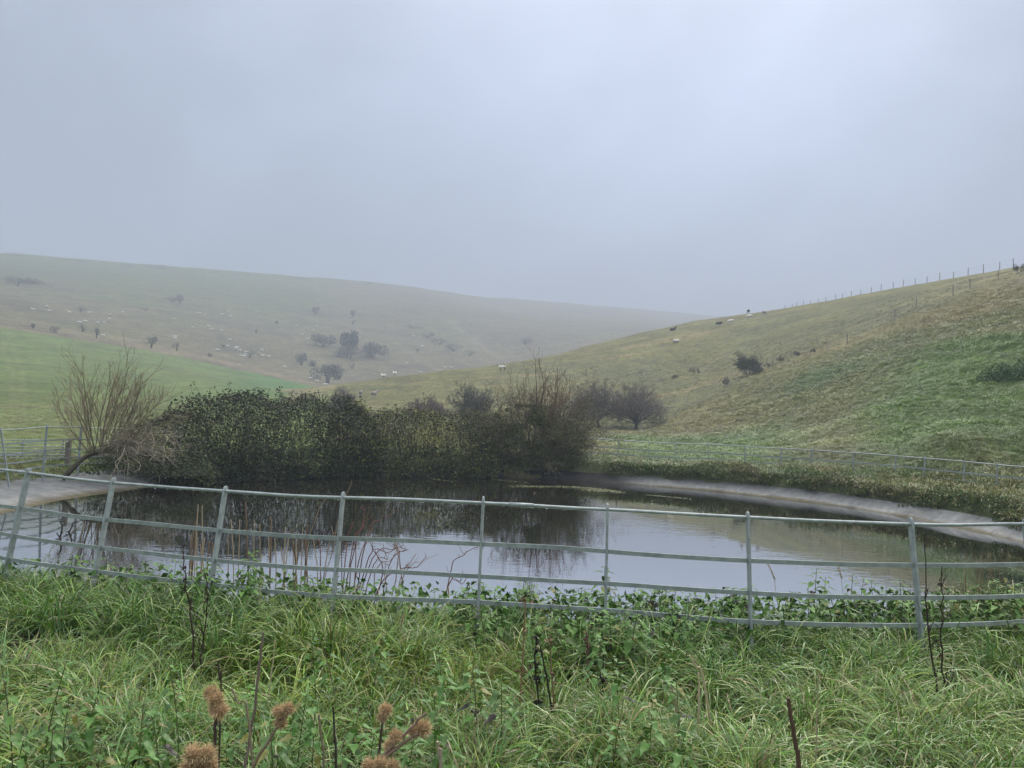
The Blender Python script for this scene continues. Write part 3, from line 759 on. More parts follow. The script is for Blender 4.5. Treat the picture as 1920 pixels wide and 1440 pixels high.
        lp = q[ia] + (q[ia + 1] - q[ia]) * (f - ia)[:, None] + rng.normal(0, .03, (m, 3))
        leaves(ml, lp - c0, rng.normal(0, .6, (m, 3)) + [0, 0, .6], size * rng.uniform(.6, 1.1, m), np.array(base_cols[0][0]) * rng.uniform(.7, 1.3, (m, 1)), .6, rng)
    mbt.build('cane', M_TWIG, root)['kind'] = 'stuff'
    tag(ml.build('spray', M_LEAF, root), kind='stuff')
    return root
DK = (.026, .042, .014)
mound('dark bramble bank with arching sprays, overhanging the far edge of the pond', 'bramble_thicket', 'bush',
      [(296, 850), (318, 800), (345, 779), (375, 765), (400, 752), (440, 740), (480, 735), (540, 738), (590, 741), (630, 743), (668, 752), (700, 775), (716, 800)],
      30000, [(DK, .50), ((.018, .027, .01), .26), ((.07, .05, .025), .10), ((.12, .15, .05), .14)], .075, 11, 1.75, 1.6, 700, sprig=75)
mound('olive and yellow-leaved thicket in the middle of the bank behind the pond', 'thicket_shrub', 'bush',
      [(648, 800), (668, 760), (700, 754), (735, 760), (770, 768), (800, 771), (835, 776), (862, 776), (890, 772), (915, 775), (935, 800)],
      19000, [((.07, .092, .028), .46), ((.022, .032, .012), .32), ((.10, .075, .034), .08), ((.22, .23, .05), .14)], .072, 23, 1.6, 1.5, 600, sprig=30)

# mixed shrub with ivy and bare reddish shoots at the right end of the bank
def mixed_shrub():
    rng = np.random.default_rng(5)
    c0 = np.array([0.9, 26.0, WATER_Z + .05])
    root = thing('ivy_clad_shrub', 'tall twiggy shrub with ivy and bare reddish top shoots, right end of the bank', 'shrub', c0)
    spec = [dict(n=7, wig=.10, up=.05, tip=.4), dict(cnt=(9, 14), ang=(25, 65), len=(.4, .75), n=6, wig=.14, up=.03, r=.5, **{'from': .15}), dict(cnt=(6, 10), ang=(25, 70), len=(.35, .6), n=5, wig=.18, r=.5, rmin=.004, **{'from': .1}), dict(cnt=(2, 4), ang=(25, 70), len=(.3, .6), n=3, wig=.2, r=.6, rmin=.0035)]
    out = []
    for k in range(27):
        x0 = rng.uniform(-1.9, 1.3); p0 = (x0 * .62, rng.uniform(-.3, .7), 0)
        d = (x0 * .55 + rng.normal(0, .22), rng.normal(0, .25), 1.0)
        grow(rng, p0, d, rng.uniform(2.0, 2.75) * (1 - .13 * abs(x0)), .028, 0, spec, out)
    for k in range(9):          # low side branches sprawling right and left over the water
        d = (rng.choice([-1, 1, 1]) * rng.uniform(.6, 1.1), rng.uniform(-.6, .2), rng.uniform(.1, .7))
        grow(rng, (rng.uniform(-1, 1.2), -.2, .1), d, rng.uniform(1.3, 2.0), .015, 0, spec, out)
    # keep the outline of the photograph's crown
    tubes(out, [(.13, .115, .08), (.14, .125, .085), (.145, .12, .082), (.15, .12, .085)]).build('branch', M_TWIG, root)['kind'] = 'stuff'
    ml = MB()
    tips = np.concatenate([q[0][1:] for q in out if q[2] >= 1])
    keep = rng.random(len(tips)) < np.clip(1.15 - (tips[:, 2] - 1.2) / 1.6, .05, 1)
    tips = tips[keep]; m = min(len(tips), 20000); tips = tips[rng.permutation(len(tips))[:m]]
    cols = np.array([(.10, .125, .042), (.065, .085, .032), (.17, .18, .055), (.12, .10, .05)])[rng.choice(4, m, p=[.42, .30, .14, .14])]
    leaves(ml, tips + rng.normal(0, .05, (m, 3)), rng.normal(0, .6, (m, 3)) + [0, -.2, .6], .058 * rng.uniform(.6, 1.3, m), cols * rng.uniform(.7, 1.3, (m, 1)), .6, rng)
    tag(ml.build('foliage', M_LEAF, root), kind='stuff')
    mi = MB(); n = 21000        # ivy on the stems and the dark skirt at the water
    a = rng.uniform(0, 2 * math.pi, n); zz = rng.uniform(0, 1, n) ** .85 * 2.35; rad = 1.5 * np.sqrt(np.clip(1 - (zz / 2.42) ** 2, .02, 1)) * np.sqrt(rng.uniform(.1, 1, n)) * (1 + .22 * vnoise(a * 1.6 + 3, zz * 1.3))
    xx = rad * np.cos(a) * 1.6 - .25; yy = rad * np.sin(a) * .75
    lump = vnoise(xx * 1.3 + 4, zz * 1.5) + .5 * vnoise(xx * 3, zz * 3.3 + 8)
    k_ = lump > -.25 + .42 * np.maximum(zz - .6, 0); n = int(k_.sum())
    pi = np.stack([xx, yy, zz], -1)[k_]
    leaves(mi, pi, rng.normal(0, .5, (n, 3)) + np.stack([np.cos(a), np.sin(a) - .3, .5 + 0 * a], -1)[k_], .07 * rng.uniform(.6, 1.2, n), np.array([(.045, .068, .024), (.10, .12, .04), (.11, .09, .045)])[rng.choice(3, n, p=[.5, .33, .17])] * rng.uniform(.6, 1.5, (n, 1)), .8, rng)
    tag(mi.build('ivy', M_LEAF, root), kind='stuff')
    out2 = []
    red = [dict(n=9, wig=.07, up=.07, tip=.35), dict(cnt=(3, 6), ang=(12, 40), len=(.25, .5), n=5, wig=.08, up=.04, r=.6, rmin=.0045, **{'from': .3})]
    for k in range(70):
        x0 = rng.normal(0.15, .55); p0 = (x0 * .9, rng.normal(.2, .4), rng.uniform(1.5, 2.0))
        grow(rng, p0, (x0 * .35 + rng.normal(0, .22), rng.normal(0, .2), 1.0), rng.uniform(.9, 1.75), .0075, 0, red, out2)
    tubes(out2, [(.17, .09, .07), (.19, .105, .08)]).build('shoot', M_TWIG, root)['kind'] = 'stuff'
    out3 = []
    bare = [dict(n=8, wig=.12, up=.06, tip=.3), dict(cnt=(5, 8), ang=(20, 55), len=(.3, .55), n=5, wig=.12, r=.5, rmin=.004, **{'from': .3}), dict(cnt=(2, 4), ang=(20, 55), len=(.3, .5), n=3, wig=.12, r=.6, rmin=.0035)]
    for p0, d, ln in (((-.35, 0, 1.5), (-.7, 0, 1.0), 1.35), ((.0, 0, 1.6), (-.25, 0, 1.0), 2.35), ((.1, .1, 1.6), (.12, 0, 1.0), 2.4), ((.3, 0, 1.6), (.45, 0, 1.0), 2.1), ((.5, 0, 1.3), (1.0, 0, .8), 1.5), ((-.5, 0, 1.2), (-.9, .1, .7), 1.2)):
        grow(rng, p0, d, ln, .022, 0, bare, out3)
    tubes(out3, [(.13, .10, .075), (.15, .105, .08), (.16, .11, .085)]).build('limb', M_TWIG, root)['kind'] = 'stuff'
mixed_shrub()

# bare willow on the left, its trunk leaning over the liner
def willow():
    rng = np.random.default_rng(12)
    zb = 17.9
    c0 = P(122, 892, zb); c0[2] = -.12
    root = thing('bare_willow', 'leafless multi-stemmed willow with a leaning mossy trunk at the left edge of the pond', 'tree', c0)
    tr = [P(x, y, z) - c0 for x, y, z in ((116, 898, 17.8), (130, 885, 17.9), (146, 868, 18.1), (160, 857, 18.3), (178, 850, 18.5), (200, 846, 18.7), (225, 850, 18.8), (250, 858, 18.8))]
    MB().tube(smooth_curve(tr, 4), np.linspace(.065, .038, 29), 9, (.06, .055, .035)).build('trunk', M_TWIG, root, True)
    spec = [dict(n=9, wig=.07, up=.05, tip=.35), dict(cnt=(6, 10), ang=(14, 46), len=(.35, .62), n=6, wig=.07, up=.05, r=.5, rmin=.005, **{'from': .2}), dict(cnt=(3, 5), ang=(14, 45), len=(.35, .6), n=4, wig=.08, up=.03, r=.6, rmin=.004, **{'from': .15})]
    out = []
    W_ = lambda x, y, z=18.5: P(x, y, z) - c0
    aims = 2 * [(105, 765), (130, 690), (150, 700), (170, 690), (188, 688), (205, 705), (222, 690), (250, 690), (262, 715), (285, 735), (308, 745), (315, 765), (118, 740), (235, 700), (160, 720), (275, 750), (212, 720)]
    for k, (x, y) in enumerate(aims):
        s = W_(np.interp(x, [100, 310], [168, 215]) + rng.normal(0, 5), 851); e = W_(x + rng.normal(0, 9), y + abs(rng.normal(0, 16)), 18.5 + rng.normal(0, .5))
        v = e - s; grow(rng, s, v * [1.05, 1, .92], np.linalg.norm(v) * .96, .019 if 1 < k < 12 else .011, 0, spec, out)
    tubes(out, [(.19, .16, .10), (.24, .20, .125), (.27, .225, .145)]).build('branch', M_TWIG, root)['kind'] = 'stuff'
    out2 = []                   # pale tangle hanging right over the water
    tang = [dict(n=8, wig=.16, up=-.05, tip=.4), dict(cnt=(4, 7), ang=(20, 60), len=(.35, .6), n=5, wig=.16, up=.0, r=.6, rmin=.0048, **{'from': .2}), dict(cnt=(2, 4), ang=(20, 60), len=(.3, .6), n=4, wig=.15, r=.7, rmin=.0042)]
    for k in range(40):
        s = W_(rng.uniform(178, 250), rng.uniform(835, 856)); e = W_(rng.uniform(220, 335), rng.uniform(800, 882), 18.2 + rng.uniform(-.6, .8)); v = e - s
        grow(rng, s, v + [0, 0, .25], np.linalg.norm(v) * 1.0 + .2, .012, 0, tang, out2)
    tubes(out2, [(.26, .23, .165), (.31, .275, .20), (.34, .30, .22)]).build('hanging_branch', M_TWIG, root)['kind'] = 'stuff'
    # shaded growth round the foot
    n = 2600; pos = np.stack([rng.uniform(.3, 3.0, n), rng.uniform(-.1, 1.4, n), np.abs(rng.normal(0, .22, n)) - .05], -1)
    ml = MB(); leaves(ml, pos, rng.normal(0, .5, (n, 3)) + [0, 0, .6], .06 * rng.uniform(.6, 1.3, n), np.array([.045, .06, .025]) * rng.uniform(.6, 1.4, (n, 1)), .6, rng)
    f = link('undergrowth', ml.mesh('undergrowth', M_LEAF)); f.location = Vector(c0); tag(f, kind='stuff')
willow()
# ------------------------------------------------------------------ bare hawthorns and scrub in the middle distance
def twiggy(name, label, cat, base, width, height, seed, trunk=True, dense=1.0, col=(.16, .14, .125), leaf=None, group=None, lean=0.0):
    rng = np.random.default_rng(seed)
    root = thing(name, label, cat, base, group=group)
    tb = MB(); out = []
    h = height; th_ = h * (.13 if trunk else .03)
    if trunk:
        pts = smooth_curve([(0, 0, -.3), (lean * .3 + rng.normal(0, .05), 0, th_ * .5), (lean * .6, 0, th_)], 4)
        tb.tube(pts, np.linspace(.035 * h, .025 * h, len(pts)), 7, np.array(col) * .6)
    spec = [dict(n=6, wig=.16, up=.03, tip=.35), dict(cnt=(5, 8), ang=(20, 65), len=(.45, .75), n=5, wig=.18, up=.02, r=.55, rmin=.012, **{'from': .2}),
            dict(cnt=(5, 8), ang=(20, 70), len=(.35, .6), n=4, wig=.2, r=.55, rmin=.011, **{'from': .15}), dict(cnt=(3, 5), ang=(20, 70), len=(.4, .7), n=2, wig=.2, r=.7, rmin=.010)]
    k = int(11 * dense)
    for i in range(k):
        a = rng.uniform(0, 2 * math.pi); s = math.sqrt(rng.uniform(.05, 1))
        tgt = np.array([math.cos(a) * s * width * .47 + lean, math.sin(a) * s * width * .42, th_ + (h - th_) * math.sqrt(max(.08, 1 - s * s * .85)) * rng.uniform(.55, .98)])
        s0 = np.array([lean * .6 * (1 if trunk else 0) + (0 if trunk else tgt[0] * .5), (0 if trunk else tgt[1] * .4), th_ * rng.uniform(.7, 1)]); v = tgt - s0
        grow(rng, s0, v, np.linalg.norm(v) * .85, .011 * h, 0, spec, out)
    tb.build('trunk', M_TWIG, root, True) if trunk else None
    br = [q for q in out if q[2] < 2]; tw = [q for q in out if q[2] >= 2]
    tubes(br, [np.array(col) * .8, col], (4, 3, 3)).build('branch', M_TWIG, root)['kind'] = 'stuff'
    # twigs as crossed slivers, pulled inside the crown outline
    cr = MB(); 
    for pts, rad, lv in tw:
        cr.tube(pts, rad, 3, np.array(col) * rng.uniform(.8, 1.35), cap=False)
    if leaf is not None:
        T_ = np.concatenate([q[0] for q in tw]); T_ = T_[rng.permutation(len(T_))[:int(leaf[1])]]; m = len(T_)
        leaves(cr, T_ + rng.normal(0, .06, (m, 3)), rng.normal(0, .6, (m, 3)) + [0, 0, .5], leaf[2] * rng.uniform(.6, 1.3, m), np.array(leaf[0]) * rng.uniform(.6, 1.4, (m, 1)), .7, rng)
    cr.build('crown', M_TWIG if leaf is None else M_LEAF, root)['kind'] = 'stuff'
    return root
def px_size(n, z): return n * z / F_PX
for (nm, lab, cx, by, wpx, hpx, z, sd, kw) in (
    ('hawthorn_tree', 'bare spreading hawthorn just behind the tall twiggy shrub, left of a pair', 1124, 792, 150, 92, 68, 31, dict(dense=3.2, lean=-.3, trunk=True)),
    ('hawthorn_tree', 'bare rounded hawthorn with short dark trunk beside the two wooden posts, right of a pair', 1192, 796, 138, 88, 69, 32, dict(dense=3.4)),
    ('hawthorn_bush', 'rounded grey-green bush rising behind the middle of the thicket', 888, 795, 88, 96, 62, 33, dict(trunk=False, dense=3.6, col=(.11, .11, .088))),
    ('scrub_bush', 'low purplish scrub behind the thicket, left of the grey-green bush', 800, 792, 110, 58, 64, 34, dict(trunk=False, dense=3.0, col=(.15, .11, .10))),
    ('dark_bush', 'small dark round bush standing above the bramble bank', 642, 760, 56, 46, 80, 35, dict(trunk=False, dense=3.4, col=(.17, .14, .13)))):
    q = P(cx, by, z); q[2] = float(H(q[:1], q[1:2])[0])
    twiggy(nm, lab, 'tree' if 'tree' in nm else 'bush', q, px_size(wpx, z), P(cx, by - hpx, z)[2] - q[2], sd, **kw)
q, z = hit(1403, 704, 30)
twiggy('hawthorn_bush', 'lone round green-grey bush on the slope of the right-hand hill', 'bush', q, px_size(54, z), px_size(46, z), 41, False, 3.0, (.11, .115, .085), ((.085, .105, .065), 2500, .10))
for x, y, wp, hp, sd, lab, col in ((1362, 724, 26, 22, 42, 'low dark scrub on the hill, below and left of the lone round bush', (.075, .06, .055)), (1303, 702, 34, 14, 43, 'flat brown scrub patch on the slope above the hawthorn pair', (.10, .08, .065)),
                              (1270, 712, 22, 12, 48, 'faint low scrub tuft on the slope, left of the flat brown patch', (.10, .08, .065)),
                              (1440, 690, 20, 12, 49, 'small grey scrub touching the right side of the lone round bush', (.085, .075, .065)),
                              (1462, 680, 18, 12, 44, 'small scrub right of the lone round bush, left of the twin clump', (.09, .075, .065)), (1493, 668, 18, 15, 45, 'small purple scrub clump beside the wire fence on the hill', (.085, .07, .065)),
                              (1524, 664, 18, 11, 46, 'low scrub by the wire fence, rightmost of the hill clumps', (.10, .08, .065)), (1912, 512, 36, 24, 47, 'thin thorn bush on the crest at the right edge', (.085, .075, .065))):
    q, z = hit(x, y, 30)
    twiggy('scrub_bush', lab, 'bush', q, px_size(wp, z), px_size(hp, z), sd, False, .7, col)

# far bushes and trees in the mist: leaf-clump crowns
def far_bush(name, label, cat, x, y, wp, hp, seed, lobes=5, trunk=0.0, col=(.045, .05, .035), zmin=190, group=None):
    rng = np.random.default_rng(seed)
    trunk *= .55
    q, z = hit(x, y + (3 if zmin > 400 else 0), zmin); W_, H_ = px_size(wp, z), px_size(hp, z)
    root = thing(name, label, cat, q, group=group)
    n = int(np.clip(200 * W_ * H_ / 12, 200, 2200))
    li = rng.integers(lobes, size=n)
    lc = np.stack([rng.uniform(-.36, .36, lobes) * W_, rng.uniform(-.3, .3, lobes) * W_ * .6, (trunk + (1 - trunk) * rng.uniform(.35, .62, lobes)) * H_], -1)
    lr = rng.uniform(.24, .4, lobes)
    v = rng.normal(0, 1, (n, 3)); v /= np.linalg.norm(v, axis=1)[:, None]
    rad = rng.uniform(.3, 1, n) ** .5
    pos = lc[li] + v * (lr[li] * rad)[:, None] * np.array([W_ * .75, W_ * .5, (1 - trunk) * H_ * 1.05]); pos[:, 2] = np.clip(pos[:, 2], trunk * H_ * .8, H_)
    mb = MB(); leaves(mb, pos, v + rng.normal(0, .5, (n, 3)) + [0, 0, .3], max(.24, H_ * .075) * rng.uniform(.5, 1.4, n), np.array(col) * rng.uniform(.6, 1.4, (n, 1)), .7, rng, .4)
    mb.build('crown', M_LEAF, root)['kind'] = 'stuff'
    ms = MB()
    for k in range(3 if trunk else 4):
        e = lc[k % lobes]; ms.tube([(e[0] * .15, 0, -.4), (e[0] * .3, 0, max(trunk, .25) * H_), e], [.03 * H_ + .04, .025 * H_ + .03, .02], 4, (.05, .042, .035))
    ms.build('trunk', M_TWIG, root)
PUR = (.15, .135, .125)
FB = [('scrub_bush', 'long dark scrub patch on the far hillside at the left edge', 30, 535, 92, 22, 8, 0, PUR), ('scrub_bush', 'low tail of scrub trailing right from the dark left-edge patch', 88, 535, 40, 9, 4, 0, PUR),
      ('scrub_bush', 'small dark thorn clump above the upper row of far sheep', 150, 584, 28, 14, 4, 0, PUR), ('scrub_bush', 'wide low scrub with one taller lump, high on the far hillside', 322, 567, 56, 13, 6, 0, PUR),
      ('thorn_tree', 'dim thorn rising from the wide low scrub on the far hillside', 337, 569, 18, 19, 4, 0.1, PUR), ('scrub_bush', 'small faint shrub alone right of the upper far sheep', 272, 582, 20, 8, 3, 0, PUR),
      ('thorn_tree', 'small dark thorn at the top edge of the green pasture, nearest its left end', 62, 615, 11, 12, 3, .2, PUR), ('scrub_bush', 'faint brown scrub on the pasture edge left of the two small thorns', 105, 623, 24, 15, 4, 0, (.10, .075, .06)),
      ('thorn_tree', 'squat thorn on the pasture edge below the lower row of far sheep', 155, 621, 18, 16, 4, .2, (.115, .115, .095)), ('thorn_tree', 'narrow upright thorn on the pasture edge', 181, 634, 13, 25, 4, .3, (.115, .115, .095)),
      ('thorn_tree', 'round-headed tree on a short trunk at the pasture edge, above the bare willow', 283, 653, 27, 29, 6, .28, (.10, .11, .085)), ('thorn_tree', 'sparse two-stemmed thorn on the pasture edge', 331, 659, 18, 20, 4, .3, PUR),
      ('scrub_bush', 'tiny round shrub left of the thorn with sheep around it', 418, 650, 7, 6, 3, 0, PUR), ('scrub_bush', 'dim low shrub at the pasture edge, below the tiny round one', 393, 669, 11, 9, 3, 0, PUR),
      ('thorn_tree', 'spreading thorn with sheep gathered round it', 468, 671, 24, 17, 5, .15, PUR), ('scrub_bush', 'compact dark shrub alone in the middle of the far hillside', 518, 608, 11, 8, 3, 0, (.04, .045, .03)),
      ('scrub_bush', 'very small upright shrub left of centre on the far hillside', 480, 625, 5, 8, 2, 0, PUR), ('thorn_tree', 'dim bushy tree left of the valley clump, upper of two', 565, 685, 24, 29, 5, .12, PUR),
      ('thorn_tree', 'dim bushy tree left of the valley clump, lower of two', 591, 692, 27, 22, 5, .12, PUR), ('thorn_tree', 'large pale grey tree in the valley bottom beside the pasture corner', 613, 718, 54, 42, 8, .12, (.13, .13, .115)),
      ('thorn_tree', 'broad dark bush, left part of the tree clump on the far slope', 607, 652, 46, 28, 6, 0.02, (.135, .13, .115)), ('thorn_tree', 'tallest tree of the clump on the far slope', 650, 664, 36, 48, 8, .05, (.14, .135, .12)),
      ('scrub_bush', 'middle bushes of the tree clump on the far slope', 655, 672, 56, 26, 7, 0, (.14, .13, .12)), ('scrub_bush', 'long right-hand bush trailing downhill from the tree clump', 697, 670, 62, 32, 8, 0, PUR),
      ('thorn_tree', 'faint tree high on the far slope, above the clump', 662, 594, 16, 16, 4, .1, PUR), ('scrub_bush', 'faint shrub just below the high faint tree', 660, 608, 12, 10, 3, 0, PUR),
      ('thorn_tree', 'ghostly thorn high on the far slope, left of the clump', 592, 589, 16, 18, 4, .1, PUR), ('thorn_tree', 'slim thorn in the valley below the tree clump', 660, 691, 11, 14, 3, .1, PUR),
      ('scrub_bush', 'scrub at the head of the slanting hedge line in the valley', 802, 634, 26, 14, 4, 0, PUR), ('scrub_bush', 'second scrub down the slanting hedge line', 824, 646, 30, 15, 5, 0, PUR),
      ('scrub_bush', 'third and longest scrub down the slanting hedge line', 850, 658, 36, 16, 5, 0, PUR), ('scrub_bush', 'lowest scrub at the foot of the slanting hedge line', 880, 667, 34, 12, 4, 0, PUR),
      ('scrub_bush', 'faint scrub above the slanting hedge line', 778, 618, 40, 9, 4, 0, PUR), ('scrub_bush', 'isolated faint shrub in the misty valley behind the tall twiggy shrub', 984, 646, 26, 14, 4, 0, PUR), ('scrub_bush', 'small shrub below the slanting hedge line', 783, 662, 14, 9, 3, 0, PUR)]
for k, (nm, lab, x, y, wp, hp, lb, tr_, cl) in enumerate(FB):
    far_bush(nm, lab, 'tree' if 'tree' in nm else 'bush', x, y, wp, hp, 200 + k, lb, tr_, cl)
for k, (x, wp, hp) in enumerate(((30, 80, 7), (150, 60, 5), (310, 70, 8), (405, 30, 6), (560, 60, 5), (690, 20, 6), (240, 26, 5), (470, 34, 4))):
    y = np.interp(x, [0, 300, 680], [475, 499, 529]) + 2
    far_bush('scrub_bush', ('low scrub on the misty skyline, at its far left end', 'faint scrub on the misty skyline, above the small thorn clump', 'darker hump of scrub on the misty skyline, above the wide low scrub', 'small hump of scrub on the skyline, right of the darker one', 'long faint scrub on the skyline above the compact dark shrub', 'rightmost bump of scrub on the skyline, above the tree clump', 'small bump of scrub on the skyline, left of the darker hump', 'thin scrub on the skyline above the three close high sheep')[k], 'bush', x, y, wp, hp, 260 + k, 5, 0, PUR, 420, 'scrub along the far skyline')

# dense green bramble patch high on the right slope
rng = np.random.default_rng(77)
q, z = hit(1895, 712, 20); wq = px_size(95, z); n = 3200
root = thing('bramble_patch', 'low dark green bramble patch on the bright green slope at the right edge', 'bush', q)
a = rng.uniform(0, 2 * math.pi, n); s = np.sqrt(rng.uniform(0, 1, n)) * (1 + .25 * np.sin(a * 3 + 1))
pos = np.stack([np.cos(a) * s * wq * .6, np.sin(a) * s * wq * .45, (1 - s * s * .6) * rng.uniform(.1, .75, n) * (1 + .4 * vnoise(np.cos(a) * s * 4, np.sin(a) * s * 4))], -1)
pos[:, 2] += H(pos[:, 0] + q[0], pos[:, 1] + q[1], False) - q[2]
mb = MB(); leaves(mb, pos, rng.normal(0, .5, (n, 3)) + [0, 0, .7], .10 * rng.uniform(.6, 1.3, n), np.array([.055, .12, .035]) * rng.uniform(.6, 1.4, (n, 1)), .7, rng)
mb.build('foliage', M_LEAF, root)['kind'] = 'stuff'

# ------------------------------------------------------------------ sheep
def sheep_data(pose):
    "one continuous body: rings of the trunk, neck and head, and legs bridged in below"
    mb = MB(); idx = []
    def lathe(path, m):
        pts = np.array([p[:3] for p in path], float); ry = np.array([p[3] for p in path]); rz = np.array([p[4] for p in path]); n = len(path); s = 10
        t = np.gradient(pts, axis=0); t /= np.linalg.norm(t, axis=1)[:, None]
        side = np.array([0, 1.0, 0]); up = np.cross(t, side[None]); up /= np.linalg.norm(up, axis=1)[:, None]
        up = np.where(up[:, 2:3] < 0, -up, up) if abs(up[0, 2]) > .3 else up
        an = np.arange(s) * 2 * math.pi / s
        V = pts[:, None] + side * (np.cos(an)[None, :, None] * ry[:, None, None]) + up[:, None] * (np.sin(an)[None, :, None] * rz[:, None, None])
        i = np.arange(n - 1)[:, None] * s; j = np.arange(s)[None]; k = (j + 1) % s
        mb.add(V.reshape(-1, 3), np.stack([i + j, i + k, i + s + k, i + s + j], -1).reshape(-1, 4)); idx.extend([m] * ((n - 1) * s))
    lie = pose == 'lie'; dz = -.30 if lie else 0
    body = [(-.56, 0, .72 + dz, .03, .03), (-.54, 0, .70 + dz, .13, .15), (-.46, 0, .66 + dz, .20, .23), (-.25, 0, .64 + dz, .235, .25), (0, 0, .63 + dz, .245, .255), (.22, 0, .64 + dz, .225, .24), (.38, 0, .68 + dz, .18, .21), (.47, 0, .74 + dz, .13, .17)]
    if pose == 'graze':
        body += [(.56, 0, .68, .11, .13), (.66, 0, .52, .085, .10), (.70, 0, .44, .06, .07)]; head = [(.68, 0, .46, .075, .085), (.74, 0, .34, .08, .09), (.78, 0, .22, .065, .065), (.80, 0, .10, .05, .045), (.805, 0, .06, .02, .02)]
    else:
        body += [(.54, 0, .84 + dz, .11, .13), (.60, 0, .95 + dz, .09, .10), (.63, 0, 1.0 + dz, .05, .06)]; head = [(.60, 0, 1.0 + dz, .06, .08), (.66, 0, 1.02 + dz, .08, .095), (.76, 0, .97 + dz, .07, .08), (.85, 0, .90 + dz, .052, .055), (.88, 0, .88 + dz, .02, .02)]
    lathe(body, 0); lathe(head, 1)
    hx, hz = head[1][0], head[1][2]
    for sg in (-1, 1):
        mb.add([(hx - .04, sg * .07, hz + .05), (hx + .03, sg * .07, hz + .03), (hx - .02, sg * .21, hz + .01), (hx, sg * .1, hz + .06)], None, [[0, 1, 3], [1, 2, 3], [2, 0, 3], [0, 2, 1]])
    tri = [1] * 8
    for x in (-.38, .32):
        for sg in (-1, 1):
            if lie: pth = [(x, sg * .17, .2, .07, .07), (x + .12, sg * .2, .06, .045, .045), (x + .3, sg * .2, .04, .03, .03)]
            elif x < 0: pth = [(x, sg * .13, .58, .085, .10), (x + .03, sg * .13, .40, .055, .07), (x - .06, sg * .13, .27, .032, .036), (x - .02, sg * .13, .04, .026, .028), (x + .01, sg * .13, -.02, .034, .036)]
            else: pth = [(x, sg * .12, .58, .07, .085), (x, sg * .12, .38, .045, .05), (x + .01, sg * .12, .22, .03, .034), (x, sg * .12, .04, .025, .026), (x + .02, sg * .12, -.02, .032, .034)]
            n0 = len(pth); pts = [p[:3] for p in pth]
            mb.tube(pts, [p[3] for p in pth], 6, cap=False); idx.extend([1] * ((n0 - 1) * 6))
    lathe([(-.55, 0, .74 + dz, .03, .03), (-.60, 0, .62 + dz, .035, .03), (-.61, 0, .46 + dz, .015, .015)], 0)
    V = np.concatenate(mb.V); Q = np.concatenate(mb.Q); T = np.concatenate(mb.T)
    return V, Q, T, idx + tri
SHEEP = {}
for pose in ('graze', 'stand', 'lie'):
    V, Q, T, ix = sheep_data(pose)
    for colr, (fm_, fc_) in dict(white=(M_FLEECE, M_FACE_W), darkface=(M_FLEECE, M_FACE_D), grey=(M_FLEECE_GREY, M_FACE_W), dark=(M_FLEECE_DARK, M_FACE_D), pied=(M_FLEECE_DARK, M_FACE_W)).items():
        SHEEP[pose, colr] = new_mesh('sheep', V, [Q, T], (fm_, fc_), True, None, ix)
def sheep(x, y, label, pose='graze', colr='white', yaw=0.0, zmin=60, group=None, s=1.0, up=0):
    q, z = hit(x, y + up, zmin)
    o = link('sheep', SHEEP[pose, colr]); o.location = Vector(q)
    e = .5; gx = float(H(q[:1] + e, q[1:2], False)[0] - H(q[:1] - e, q[1:2], False)[0]) / (2 * e)
    o.rotation_euler = (0, -math.atan(gx * math.cos(yaw)) * .8, yaw); o.scale = (s,) * 3
    tag(o, label, 'sheep', group)
NG = 'sheep grazing on the right-hand hill'
for x, y, lab, po, co_, yw in (
    (676, 746, 'grey-backed sheep facing away, just right of the small dark round bush', 'graze', 'grey', 1.6), (701, 748, 'sheep with a pale head, second right of the small dark round bush', 'stand', 'grey', 1.2),
    (719, 713, 'white sheep sitting upright, lowest on the left end of the hill crest', 'stand', 'white', 2.3), (740, 708, 'white sheep on the crest, second from its left end', 'stand', 'white', 2.2),
    (789, 700, 'small dark-shaded sheep low on the crest, third from its left end', 'lie', 'darkface', 3.0), (834, 692, 'large white sheep on the crest, left of a touching pair', 'graze', 'white', 3.2),
    (846, 692, 'white sheep on the crest, right of a touching pair', 'graze', 'white', .3), (901, 678, 'white sheep grazing on the crest above the grey-green bush', 'graze', 'white', 2.4),
    (958, 670, 'white sheep lying on the crest left of the reddish shoots', 'lie', 'white', .2), (942, 695, 'dark-bodied sheep with white head, just left of the reddish shoots', 'stand', 'darkface', 2.9),
    (1155, 631, 'white sheep on the skyline right of the reddish shoots', 'lie', 'white', 3.0), (1262, 620, 'dark brown sheep lying near the skyline, left of the black one', 'lie', 'dark', .1),
    (1268, 644, 'white-faced sheep below the dark lying one on the hill', 'lie', 'darkface', 3.4), (1350, 613, 'black sheep with white legs, left of the big white sheep', 'graze', 'pied', 3.1),
    (1371, 609, 'big cream sheep grazing between the black sheep and another white one', 'graze', 'white', .1), (1405, 600, 'cream sheep grazing just below the skyline', 'graze', 'white', .2),
    (1403, 588, 'black sheep standing on the skyline', 'graze', 'dark', 1.6), (1433, 592, 'grey sheep with pale face, rightmost of the hill flock', 'graze', 'grey', .8)):
    sheep(x, y, lab, po, co_, yw, 85, NG, 1.05)
FG = 'white sheep scattered over the far hillside'
A_ = 'in the far left upper row'
